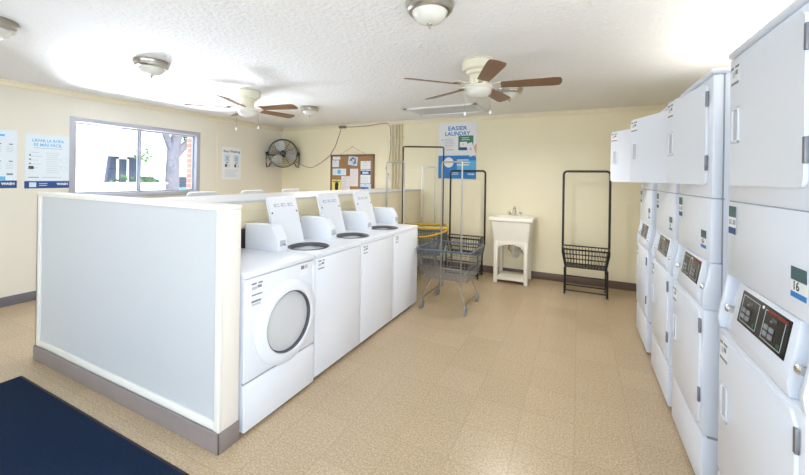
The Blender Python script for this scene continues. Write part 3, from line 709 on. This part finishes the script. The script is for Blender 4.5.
# junction box with its cable down to the outlet
jb = thing('junction_box', 'small grey box under the ceiling trim right of the black fan', 'electrical box', (-4.125, YB, 2.475))
b = MB(); b.box((-.075, -.055, -.045), (.075, -.0005, -.0), 'wire', .006); b.box((-.06, -.06, -.03), (.06, -.054, -.012), 'dgrey'); b.build('housing', jb)
b = MB(); b.X = Matrix.Translation((4.125, -YB, -2.475)); yy = YB - .026
b.tube([(-4.05, yy, 2.45), (-3.9, yy, 2.445), (-3.52, yy - .002, 2.45), (-3.3, yy, 2.475), (-3.15, yy, 2.478), (-3.09, yy + .01, 2.43), (-3.075, YB - .010, 2.3), (-3.07, YB - .010, 1.99), (-3.10, YB - .010, 1.8), (-3.165, YB - .010, 1.66), (-3.12, YB - .010, 1.57), (-3.10, YB - .013, 1.535)], .006, 'wire', 6); b.build('cable', jb)
ot = thing('wall_outlet', 'small cream outlet on the back wall left of the pipes', 'outlet', (-3.10, YB, 1.51))
b = MB(); b.box((-.04, -.008, -.06), (.04, 0, .06), 'cream_trim', .003); b.build('plate', ot)
b = MB(); b.box((-.018, -.012, .008), (.018, -.006, .042), 'lgrey', .003); b.box((-.018, -.012, -.042), (.018, -.006, -.008), 'lgrey', .003); b.build('sockets', ot)
for i, (x, r, lb) in enumerate(((-3.03, .019, 'leftmost cream painted pipe on the back wall beside the outlet'), (-2.965, .021, 'second cream pipe from the outlet on the back wall'), (-2.905, .019, 'third cream pipe from the outlet on the back wall'), (-2.845, .020, 'rightmost cream pipe of the four, towards the brown cart pole'))):
    b = MB(); b.tube([(0, 0, 1.309), (0, 0, ZC - .066)], r, 'pipe', 14)
    for z in (1.7, 2.2): b.box((-r - .007, -r - .003, z), (r + .007, .034, z + .02), 'pipe', .002)
    tag(b.build('pipe', loc=(x, YB - .036, 0)), lb, 'pipe', 'pipes on the back wall')

# ------------------------------------------------------------------ bulletin board and its papers
bbd = thing('bulletin_board', 'brown framed cork bulletin board on the back wall', 'bulletin board', (-3.905, YB, 1.12))
BW, BH = 1.0, .80
b = MB(); b.box((-BW / 2 + .02, -.018, .02), (BW / 2 - .02, -.001, BH - .02), 'cork'); b.build('cork_panel', bbd)
b = MB()
for a, c in (((-BW / 2, 0), (BW / 2, .035)), ((-BW / 2, BH - .035), (BW / 2, BH)), ((-BW / 2, 0), (-BW / 2 + .035, BH)), ((BW / 2 - .035, 0), (BW / 2, BH))): b.box((a[0], -.026, a[1]), (c[0], 0, c[1]), 'corkframe', .004)
b.build('frame', bbd)
b = MB(); b.tube([(-.30, -.012, BH - .01), (.0, -.012, BH + .15), (.32, -.012, BH - .01)], .0025, 'wire', 5); b.lathe([(.006, -.02), (.006, 0)], 'nickel', (0, 0, BH + .152), 8, 1); b.build('hanging_string', bbd)
def paper(label, x0, x1, z0, z1, m, rot=0, kind=None):
    """x,z as fractions of the board"""
    X = -3.905 + (x0 + x1 - 1) / 2 * BW; Z = 1.12 + (z0 + z1) / 2 * BH; w = (x1 - x0) * BW; h = (z1 - z0) * BH
    b = MB(); b.X = frame((0, 0, 0), (1, 0, 0), (0, 0, 1)) @ Matrix.Rotation(math.radians(rot), 4, 'Z')
    b.box((-w / 2, -h / 2, 0), (w / 2, h / 2, .0015), m); Y = b.X.copy(); b.X = Y @ Matrix.Translation((0, 0, .0015))
    if kind == 'lines': lines(b, 'paleink', -w * .38, w * .38, h * .36, max(2, int(h / .035)), .03, .006, int(x0 * 100))
    if kind == 'flyer':
        b.box((-w * .16, -h * .2, 0), (w * .22, h * .15, .001), 'darkink'); b.lathe([(0, .001), (.045, .001), (.045, 0)], 'darkink', (.01, h * .18, 0), 14); b.box((-w * .4, h * .32, 0), (w * .4, h * .42, .001), 'ink')
        b.prism([(-w * .2, -h * .32), (-w * .05, -h * .2), (w * .1, -h * .2), (w * .02, -h * .34)], 2, 0, .001, 'darkink')
    if kind == 'photo':
        b.box((-w * .5, h * .12, 0), (w * .5, h * .42, .001), 'navy'); b.box((-w * .3, h * .2, .001), (w * .3, h * .34, .0016), 'bluepaper'); lines(b, 'paleink', -w * .4, w * .4, -h * .05, 4, .03, .006, 3)
    if kind == 'bluefoot': b.box((-w * .5, -h * .45, 0), (w * .3, h * .2, .001), 'blue'); b.box((-w * .3, -h * .2, .001), (w * .1, h * .1, .0016), 'darkink')
    if kind == 'crumple':
        b.prism([(-w * .4, 0), (-w * .1, h * .4), (w * .3, h * .3), (w * .4, -h * .2), (w * .1, -h * .4), (0, -h * .1)], 2, 0, .006, 'ink'); b.prism([(-w * .1, h * .1), (w * .2, h * .2), (w * .1, -h * .2)], 2, .004, .01, 'bluepaper')
    if kind == 'card': b.box((-w * .14, -h * .3, 0), (w * .12, h * .3, .001), 'skyblue'); lines(b, 'paleink', -w * .42, -w * .2, h * .2, 3, .03, .006, 1); lines(b, 'paleink', w * .18, w * .42, h * .2, 3, .03, .006, 2)
    b.X = Y; b.lathe([(.006, .001), (.006, .008), (0, .010)], 'red', (0, h * .5 - .014, 0), 10)
    tag(b.build('pinned_paper', loc=(X, YB - .0182, Z)), label, 'paper', 'papers pinned to the cork board')
paper('small white strip at the top left of the cork board', .05, .23, .88, .955, 'paper')
paper('pale square note below the white strip on the cork board', .04, .20, .70, .865, 'cpaper', 0, 'lines')
paper('wide pale card with a blue middle on the cork board', .05, .37, .50, .66, 'cpaper', 0, 'card')
paper('yellow flyer with a dark figure at the lower left of the board', .04, .25, .035, .39, 'yellowpaper', 0, 'flyer')
paper('pale pink sheet beside the yellow flyer on the board', .26, .46, .05, .48, 'pinkpaper', 0, 'lines')
paper('tall pale pink sheet at the centre of the cork board', .465, .645, .24, .66, 'pinkpaper', 0, 'lines')
paper('dark bluish crumpled leaflet at the top middle of the board', .42, .63, .74, .955, 'bluepaper', -8, 'crumple')
paper('white note at the upper right of the cork board', .70, .92, .655, .84, 'paper', 0, 'lines')
paper('sheet with a dark blue photo strip right of the board centre', .70, .92, .32, .64, 'cpaper', 0, 'photo')
paper('pale blue leaflet with dark blue block at the lower right', .70, .93, .05, .31, 'bluepaper', 0, 'bluefoot')
paper('small white slip at the bottom middle of the cork board', .51, .685, .04, .16, 'paper')

# ------------------------------------------------------------------ wire carts
def basket(mb, top, bot, m, nx, ny, nz, r):
    """top/bot: (x0,x1,y0,y1,z); wire grid on four sides and the bottom"""
    def corner(q, i): return Vector((q[0] if i in (0, 3) else q[1], q[2] if i in (0, 1) else q[3], q[4]))
    for i in range(4):
        j = (i + 1) % 4; n = nx if i % 2 == 0 else ny
        for k in range(n + 1):
            t = k / n; mb.tube([corner(bot, i).lerp(corner(bot, j), t), corner(top, i).lerp(corner(top, j), t)], r, m, 4, caps=False)
    for k in range(nz + 1):
        t = k / nz; mb.tube([corner(bot, i).lerp(corner(top, i), t) for i in range(4)], r * 1.2, m, 4, closed=True)
    for k in range(1, nx): x = bot[0] + (bot[1] - bot[0]) * k / nx; mb.tube([(x, bot[2], bot[4]), (x, bot[3], bot[4])], r, m, 4, caps=False)
    for k in range(1, ny): y = bot[2] + (bot[3] - bot[2]) * k / ny; mb.tube([(bot[0], y, bot[4]), (bot[1], y, bot[4])], r, m, 4, caps=False)
def rim(top, r, m, off=.0):
    x0, x1, y0, y1, z = top; c = .04; pts = []
    for (cx, cy, a0) in ((x1 - c, y1 - c, 0), (x0 + c, y1 - c, 90), (x0 + c, y0 + c, 180), (x1 - c, y0 + c, 270)):
        for k in range(5):
            a = math.radians(a0 + k * 22.5); pts.append((cx + c * math.cos(a), cy + c * math.sin(a), z))
    b = MB(); b.tube(pts, r, m, 8, closed=True); return b
def make_caster(root, x, y):
    b = MB(); b.box((x - .016, y - .014, .085), (x + .016, y + .014, .09), 'steel'); b.box((x - .017, y - .012, .03), (x - .014, y + .012, .087), 'steel'); b.box((x + .014, y - .012, .03), (x + .017, y + .012, .087), 'steel'); b.tube([(x, y, .088), (x, y, .115)], .008, 'steel', 8)
    o = b.build('caster', root)
    w_ = MB(); w_.lathe([(0, -.012), (.03, -.012), (.042, -.011), (.045, -.006), (.045, .006), (.042, .011), (.03, .012), (0, .012)], 'rubber', (x, y, .045), 24, 0); w_.build('wheel', o)
def make_cart(label, loc, rz, tw, td, z0, z1, fw, fh, fy, wire_m, rim_m, pole_m, pr=.0115, rimr=.013, fx=0., sag=False):
    root = thing('laundry_cart', label, 'cart', loc, rz, 'wire laundry carts with hanging frames')
    top = (-tw / 2, tw / 2, -td / 2, td / 2, z1); q = .84; bot = (-tw / 2 * q, tw / 2 * q, -td / 2 * q, td / 2 * q, z0)
    b = MB(); basket(b, top, bot, wire_m, 12, 12, 4, .0026); b.build('basket', root)
    rim(top, rimr, rim_m).build('rim', root)
    cx, cy = tw / 2 * .80, td / 2 * .86
    b = MB()
    for sx in (-1, 1):
        for sy in (-1, 1): b.tube([(sx * tw / 2 * q * .55, sy * td / 2 * q * .8, z0), (sx * cx * .8, sy * cy, .22), (sx * cx, sy * cy, .10)], .0062, 'legsteel', 8)
        b.tube([(sx * cx, -cy, .112), (sx * cx, cy, .112)], .006, 'legsteel', 6)
    b.tube([(-tw / 2 * q, 0, z0 - .008), (tw / 2 * q, 0, z0 - .008)], .007, 'legsteel', 6)
    for sx in (-1, 1): b.tube([(sx * tw / 2 * q * .55, -td / 2 * q, z0 - .006), (sx * tw / 2 * q * .55, td / 2 * q, z0 - .006)], .007, 'legsteel', 6)
    b.build('undercarriage', root)
    for sx in (-1, 1):
        for sy in (-1, 1): make_caster(root, sx * cx, sy * cy)
    b = MB(); zb = .12
    b.tube([(fx - fw / 2, fy, zb), (fx - fw / 2, fy, fh - .02), (fx - fw / 2 + .006, fy, fh - .006), (fx - fw / 2 + .02, fy, fh), (fx + fw / 2 - .02, fy, fh), (fx + fw / 2 - .006, fy, fh - .006), (fx + fw / 2, fy, fh - .02), (fx + fw / 2, fy, zb)], pr, pole_m, 10)
    b.tube([(fx - fw / 2, fy, z0), (fx + fw / 2, fy, z0)], pr * .8, pole_m, 8); b.tube([(fx - fw / 2, fy, .16), (fx - fw / 2, fy * .2, z0)], pr * .6, pole_m, 6); b.tube([(fx + fw / 2, fy, .16), (fx + fw / 2, fy * .2, z0)], pr * .6, pole_m, 6)
    b.build('hanging_frame', root)
    if sag:
        b = MB(); b.tube([(tw * (t - .5), -td / 2 - .012, z1 - .02 - .10 * math.sin(PI * t)) for t in [k / 12 for k in range(13)]], .016, rim_m, 8); lab(b.build('bumper_strap', root), 'sagging yellow strap below the rim')
    return root
make_cart('grey wire laundry cart on casters with chrome pole frame beside the washers', (-1.345, 4.07, 0), 0, .64, .60, .36, .685, .26, 1.70, .20, 'steel', 'bluewire', 'polechrome', pr=.0105, fx=-.07)
TH = math.radians(25.9)
make_cart('dark wire laundry cart with yellow rim and tall brown pole frame', (-2.03, 4.735, 0), TH, .74, .42, .42, .80, .60, 1.955, .17, 'bluewire', 'yellow', 'brownpole', rimr=.021, fx=.035, sag=True)
make_cart('wire laundry cart with chrome frame directly behind the last washer', (-2.225, 4.165, 0), 0, .34, .40, .36, .66, .26, 1.71, .17, 'steel', 'bluewire', 'polechrome', fx=-.015)
make_cart('wire laundry cart with narrow chrome frame against the back wall', (-2.17, 5.42, 0), TH, .36, .34, .36, .66, .22, 1.68, .13, 'steel', 'bluewire', 'polechrome', fx=-.01)
# ------------------------------------------------------------------ black garment racks with low basket
def make_rack(label):
    root = thing('garment_rack', label, 'rack', group='black laundry racks with a low wire basket')
    w = .56; k = .045; y = .30; H = 1.615; r = .0145
    def arc(cx, cz, a0, a1): return [(cx + k * math.cos(math.radians(a)), y, cz + k * math.sin(math.radians(a))) for a in range(a0, a1 + (1 if a1 > a0 else -1), 15 if a1 > a0 else -15)]
    b = MB(); x = w / 2
    b.tube([(-x + .035, y, 0.012), (-x + .035, y, .32), (-x, y, .50)] + arc(-x + k, H - k, 180, 90) + arc(x - k, H - k, 90, 0) + [(x, y, .50), (x - .035, y, .32), (x - .035, y, .012)], r, 'blackmetal', 10); b.build('upright_frame', root)
    t = (-x + .01, x - .01, .0, y - .015, .60); q = (-x + .045, x - .045, .04, y - .015, .36)
    b = MB(); basket(b, t, q, 'blackmetal', 14, 7, 4, .0032); b.build('basket', root)
    b = MB(); rr = [(t[0], t[2], t[4]), (t[1], t[2], t[4]), (t[1], t[3], t[4]), (t[0], t[3], t[4])]; b.tube(rr, .009, 'blackmetal', 8, closed=True); b.build('rim', root)
    for s_ in (-1, 1):
        b = MB(); xx = s_ * (x - .035); b.tube([(xx, .03, .355), (xx, .03, .012)], .012, 'blackmetal', 8); b.tube([(xx, .03, .25), (xx, y, .25)], .009, 'blackmetal', 8); b.tube([(xx, .03, .345), (xx, y, .345)], .009, 'blackmetal', 8); b.tube([(xx, .03, .06), (xx, y, .06)], .009, 'blackmetal', 8)
        for yy in (.03, y): b.lathe([(0, 0), (.018, 0), (.018, .014), (0, .016)], 'rubber', (xx, yy, 0), 12)
        b.build('leg_frame', root)
    for yy, z in ((.03, .25), (.03, .06), (y, .06)):
        b = MB(); b.tube([(-x + .035, yy, z), (x - .035, yy, z)], .009, 'blackmetal', 8); b.build('cross_bar', root)
    return root
rk = make_rack('black metal rack with low wire basket standing right of the sink'); rk.location = (.10, 5.12, 0)
rk2 = dup(rk); rk2.location = (-1.565, 5.20, 0); rk2['label'] = 'black metal rack with low wire basket between the carts and the sink'

# ------------------------------------------------------------------ utility sink
sk = thing('utility_sink', 'cream utility sink on legs with chrome faucet against the back wall', 'sink', (-.855, 5.24, 0))
def rc(x0, x1, y0, y1, z, c=.03):
    p = []
    for cx, cy, a0 in ((x1 - c, y1 - c, 0), (x0 + c, y1 - c, 90), (x0 + c, y0 + c, 180), (x1 - c, y0 + c, 270)):
        for k in range(4): a = math.radians(a0 + 30 * k); p.append((cx + c * math.cos(a), cy + c * math.sin(a), z))
    return p
b = MB(); a = .30; y1 = .485
b.loft([rc(-.245, .24, .02, y1 - .02, .57), rc(-.29, .28, -.005, y1 - .006, .885), rc(-.318, .305, -.02, y1, .895), rc(-.318, .305, -.02, y1, .93), rc(-.312, .30, -.012, y1, .942), rc(-.27, .27, .03, y1 - .12, .945), rc(-.255, .255, .04, y1 - .13, .93), rc(-.215, .215, .06, y1 - .15, .62), rc(-.05, .05, .2, .3, .615, .02)], 'sink'); b.build('tub', sk)
b = MB(); ar = [(-.235, .60), (-.235, .50)] + [(-.175, .50)] + [(-.175 + .35 * k / 8, .50 + .06 * math.sin(PI * k / 8) ** .6) for k in range(1, 8)] + [(.175, .50), (.235, .50), (.235, .60)]
b.prism(ar, 1, .012, .03, 'sink', .003); b.build('apron', sk)
for sx in (-1, 1):
    for yy in (.01, .40):
        l = MB(); l.prism([(sx * .236, .60), (sx * .175, .60), (sx * .185, 0), (sx * .238, 0)], 1, yy, yy + .055, 'sink', .004); l.build('leg', sk)
b = MB(); b.box((-.20, .02, .045), (.20, .44, .075), 'sink', .006); b.build('shelf', sk)
b = MB(); b.box((-.10, .375, .944), (.10, .43, .962), 'chrome', .006); b.tube([(0, .40, .95), (0, .40, 1.03), (0, .385, 1.065), (0, .34, 1.085), (0, .28, 1.075), (0, .25, 1.05), (0, .245, 1.03)], .012, 'chrome', 10); b.build('faucet', sk)
for sx in (-1, 1):
    l = MB(); l.lathe([(.018, .96), (.02, .99), (.012, 1.0), (0, 1.002)], 'chrome', (sx * .08, .40, 0), 14); l.box((sx * .08 - .045, .392, .992), (sx * .08 + .045, .408, 1.002), 'chrome', .003); l.build('tap_handle', sk)
b = MB(); b.tube([(0, .25, .58), (0, .25, .40), (.0, .27, .35), (.03, .30, .33), (.06, .33, .35), (.06, .36, .40), (.06, .40, .42), (.06, .48, .42)], .022, 'pvc', 12); b.lathe([(.034, .52), (.034, .56), (0, .56)], 'pvc', (0, .25, 0), 16); b.lathe([(.03, .42), (.03, .45)], 'pvc', (0, .25, 0), 16); b.build('drain_trap', sk)
b = MB()
for x0 in (-.07, .10): b.tube([(x0, .38, .70), (x0, .42, .55), (x0 - .03, .45, .42), (x0 + .02, .47, .36), (x0 + .03, .49, .44)], .007, 'hose', 8)
lab(b.build('supply_hose', sk), 'dark supply hoses under the tub')

# ------------------------------------------------------------------ outside the left window
b = MB(); b.box((-60, -30, -.25), (XL - .22, 50, -.10), 'concrete'); b.box((-60, -30, -.25), (10, YF - .22, -.10), 'concrete'); struct(b.build('ground', smooth=0))
bl = thing('building', 'slate blue building with white door frame seen through the window', 'building', (-14, 6.0, -.1))
b = MB(); b.prism([(.2, 0), (.46, 2.2), (1.32, 2.2), (1.32, 0)], 0, -.2, 0, 'slate'); b.box((-4, .45, 0), (-.2, 1.3, 2.19), 'extwhite')
for k in range(8): b.box((.0, .46, .2 + k * .24), (.006, 1.32, .21 + k * .24), 'navy')
b.build('wall', bl)
b = MB(); b.prism([(.2, 2.15), (1.6, 2.15), (1.6, 2.5), (.9, 2.9), (.3, 2.5)], 0, -4.3, .35, 'extwhite'); b.build('roof', bl)
b = MB(); b.box((0, .60, .0), (.05, .66, 2.15), 'extwhite'); b.box((0, .90, 0), (.05, .96, 2.15), 'extwhite'); b.box((0, .60, 2.07), (.05, .96, 2.15), 'extwhite'); b.build('door_frame', bl)
b = MB(); b.box((0, .66, 0), (.02, .90, 2.07), 'slate', .005); b.lathe([(0, .06), (.03, .05), (.02, .02)], 'chrome', (0, .87, 1.0), 12, 0); b.build('door', bl)
ow = thing('building', 'white blown-out building left of the slate blue one outside', 'building', (-20, 6.0, -.1))
b = MB(); b.box((-6, -5.5, 0), (-.5, 1.9, 4.2), 'extwhite'); b.box((-6.2, -5.7, 4.2), (-.3, 2.1, 4.4), 'extwhite'); b.build('wall', ow)
b = MB(); b.box((-.5, -2.4, 1.0), (-.45, -1.6, 2.2), 'carglass'); b.build('window', ow)
def shrub(label, x, y, z, s):
    root = thing('shrub', label, 'shrub', (x, y, -.1), 0, 'shrubs outside the window')
    b = MB(); b.leaves((0, 0, s * .8), (s * .58, s * .58, s * .7), 260, .09, 'leaf2'); b.build('foliage', root)
    b = MB()
    for k in range(5): a = k * 1.3; b.tube([(0, 0, 0), (.2 * s * math.cos(a), .2 * s * math.sin(a), s * .5), (.35 * s * math.cos(a), .35 * s * math.sin(a), s)], [.02, .015, .006], 'bark', 6)
    b.build('stems', root); return root
shrub('green shrub in front of the slate blue building door', -13.1, 6.40, 0, 1.04)
shrub('low green shrub left of the slate blue building', -12.9, 5.2, 0, .90)
shrub('green shrub standing between the slate building and the tree', -16.2, 8.75, 0, 1.08)
tr = thing('tree', 'pale-barked tree outside the right half of the window', 'tree', (-13, 7.80, -.1))
b = MB(); b.tube([(0, 0, 0), (.05, .02, 1.2), (.0, .08, 2.4), (.05, .25, 3.4), (0, .3, 5.0)], [.30, .22, .20, .15, .1], 'bark', 14)
for e, r in (((.2, 1.3, 3.5), .12), ((.1, -1.0, 4.2), .1), ((-.4, .9, 4.6), .09), ((.3, .7, 2.9), .07)): b.tube([(0, .1, 2.2), (e[0] * .5, .1 + e[1] * .45, 2.2 + (e[2] - 2.2) * .55), e], [r * 1.3, r, r * .5], 'bark', 8)
b.build('trunk', tr)
b = MB(); b.leaves((.1, .75, 2.95), (.3, .42, .22), 130, .08, 'leaf2'); b.leaves((.2, 1.3, 3.4), (.8, .8, .5), 240, .10, 'leaf'); b.leaves((.2, 0, 5.6), (1.8, 2.2, 1.2), 600, .14, 'leaf'); b.leaves((.3, .9, 2.75), (.35, .45, .25), 70, .08, 'leaf'); b.leaves((.1, -.95, 2.2), (.25, .25, .3), 50, .08, 'leaf'); b.build('foliage', tr)
def car(label, x, y, paint, rz):
    root = thing('car', label, 'car', (x, y, -.1), rz, 'parked cars outside')
    b = MB(); prof = [(-2.1, .35), (-2.1, .75), (-1.9, .92), (-1.2, .98), (1.0, .95), (1.9, .85), (2.1, .6), (2.1, .35)]
    b.prism(prof, 1, -.85, .85, paint, .06); b.build('body', root)
    b = MB(); b.loft([[(-1.75, -.78, .93), (1.05, -.78, .93), (1.05, .78, .93), (-1.75, .78, .93)], [(-1.2, -.62, 1.42), (.35, -.62, 1.42), (.35, .62, 1.42), (-1.2, .62, 1.42)]], 'carglass'); b.build('windows', root)
    b = MB(); b.box((-1.25, -.64, 1.40), (.4, .64, 1.46), paint, .02); b.build('roof', root)
    for sx in (-1.3, 1.3):
        for sy in (-.78, .78):
            w_ = MB(); w_.lathe([(0, -.1), (.2, -.1), (.31, -.09), (.33, -.05), (.33, .05), (.31, .09), (.2, .1), (0, .1)], 'tyre', (sx, sy, .33), 24, 1); w_.lathe([(0, -.105), (.18, -.105), (.18, .105), (0, .105)], 'lgrey', (sx, sy, .33), 16, 1); w_.build('wheel', root)
    return root
car('blue car parked behind the tree at the right of the window', -19.2, 12.4, 'carblue', math.radians(147))
car('white car parked beyond the tree trunk outside', -22.5, 11.8, 'carwhite', math.radians(80))
b = MB()
b.box((-.12, -.14, -.1), (0, .14, 2.6), 'brick')
for k in range(30): b.box((-.122, -.142, -.02 + k * .085), (.002, .142, -.012 + k * .085), 'concrete')
tag(b.build('brick_pillar', loc=(-5.90, 4.015, 0)), 'narrow red brick pillar just outside the right edge of the window', 'pillar')
lw = MB(); lw.box((-.15, -1.6, -.1), (0, 1.8, 1.18), 'extwhite'); lw.box((-.2, -1.65, 1.18), (.05, 1.85, 1.23), 'extwhite')
tag(lw.build('garden_wall', loc=(-11.6, 5.0, 0)), 'low white garden wall in front of the slate blue building outside', 'wall')
fe = thing('fence', 'white picket fence in the distance right of the tree', 'fence', (-25, 15.2, -.1))
b = MB()
for k in range(16): b.box((0, k * .22, 0), (.03, k * .22 + .1, 1.5), 'extwhite')
b.box((-.03, 0, .4), (0, 3.5, .5), 'extwhite'); b.box((-.03, 0, 1.1), (0, 3.5, 1.2), 'extwhite'); b.build('pickets', fe)

# ------------------------------------------------------------------ light
wd = bpy.data.worlds.new('World'); bpy.context.scene.world = wd; wd.use_nodes = True
bg = wd.node_tree.nodes['Background']; bg.inputs[0].default_value = (.70, .84, 1.0, 1); bg.inputs[1].default_value = 4.5
def area(name, loc, direction, sx, sy, power, col, spread=180, portal=False):
    d = bpy.data.lights.new(name, 'AREA'); d.shape = 'RECTANGLE'; d.size = sx; d.size_y = sy; d.energy = power; d.color = col; d.spread = math.radians(spread)
    if portal: d.cycles.is_portal = True
    o = bpy.data.objects.new(name, d); C.objects.link(o); o.location = loc; o.rotation_euler = Vector(direction).to_track_quat('-Z', 'Y').to_euler(); return o
sun = bpy.data.lights.new('Sun', 'SUN'); sun.energy = 5; sun.angle = math.radians(.6); sun.color = (1, .96, .9)
so = bpy.data.objects.new('Sun', sun); C.objects.link(so); so.rotation_euler = Vector((-.55, .18, -.8)).to_track_quat('-Z', 'Y').to_euler()
area('window_portal', (XL - .13, (WY0 + WY1) / 2, (WZ0 + WZ1) / 2), (1, 0, 0), .93, 1.6, 1, (1, 1, 1), portal=True)
dc, sc0 = ((DX0 + DX1) / 2, YF, DZ / 2), ((S0 + S1) / 2, YF, (SZ0 + SZ1) / 2)
area('door_skylight', dc, (0, 1, 0), DX1 - DX0 - .2, DZ - .2, 4, (.60, .78, 1.0))
area('shopfront_skylight', sc0, (0, 1, 0), S1 - S0 - .2, SZ1 - SZ0 - .1, 8, (.60, .78, 1.0))
area('side_fill', (XR, (RY0 + RY1) / 2, (RZ0 + RZ1) / 2), (-1, .25, 0), RZ1 - RZ0 - .1, RY1 - RY0 - .1, 32, (.66, .80, 1.0))  # added fill lamp in the side opening, for the washer fronts
# added upward lamps brightening the ceiling, in place of light off the pavement
area('door_up_fill', (dc[0], YF + .02, .7), (0, 1, 1.9), DX1 - DX0 - .2, 1.2, 30, (.80, .90, 1))
area('shopfront_up_fill', (sc0[0], YF + .02, 1.2), (0, 1, 1.9), S1 - S0 - .2, .8, 48, (.82, .91, 1))
area('outdoor_up_fill', (XL - 2.3, 3.0, .1), (2.2, -.55, 1.45), 1.7, 1.7, 250, (.88, .93, 1), spread=60)  # added lamp outside below the sill, brightens the ceiling by the window
area('side_up_fill', (XR, (RY0 + RY1) / 2, 1.4), (-.8, .5, 1.7), 1.2, RY1 - RY0 - .1, 22, (1, .97, .92))
area('dryer_top_fill', (1.1, 2.6, 2.08), (0, 0, 1), .3, 2.4, 13, (1, .95, .86))  # added lamp without a fixture, makes the bright ceiling above the dryers
# added spots under the dome lamps, brightening the back wall and floor
for ((x, y), _l), pw in zip(lamps, (22, 12, 80, 0, 76)):
    if not pw: continue
    d = bpy.data.lights.new('under_lamp_fill', 'SPOT'); d.energy = pw; d.spot_size = math.radians(170); d.spot_blend = .85; d.shadow_soft_size = .13; d.color = (1, .96, .90)
    o = bpy.data.objects.new('under_lamp_fill', d); C.objects.link(o); o.location = (x, y, ZC - .19)

# ------------------------------------------------------------------ camera
cam = bpy.data.cameras.new('Camera'); co = bpy.data.objects.new('Camera', cam); C.objects.link(co)
th, ro = math.radians(25.889), math.radians(.868)
r = Vector((math.cos(th), math.sin(th), 0)); fw = Vector((-math.sin(th), math.cos(th), 0)); z = Vector((0, 0, 1))
cr = r * math.cos(ro) + z * math.sin(ro); cu = -r * math.sin(ro) + z * math.cos(ro)
m = Matrix.Identity(4)
for i in range(3): m[i][0] = cr[i]; m[i][1] = cu[i]; m[i][2] = -fw[i]
m[2][3] = 1.5
co.matrix_world = m
cam.sensor_width = 36; cam.lens = 358.046 / 809 * 36; cam.shift_x = 0; cam.shift_y = -(237.5 - 177.23) / 809
cam.clip_start = .02
s = bpy.context.scene; s.camera = co
s.view_settings.view_transform = 'Standard'; s.view_settings.look = 'None'; s.view_settings.exposure = .02; s.view_settings.gamma = 1; s.view_settings.use_curve_mapping = False
s.cycles.max_bounces = 10; s.cycles.diffuse_bounces = 6; s.cycles.use_denoising = True
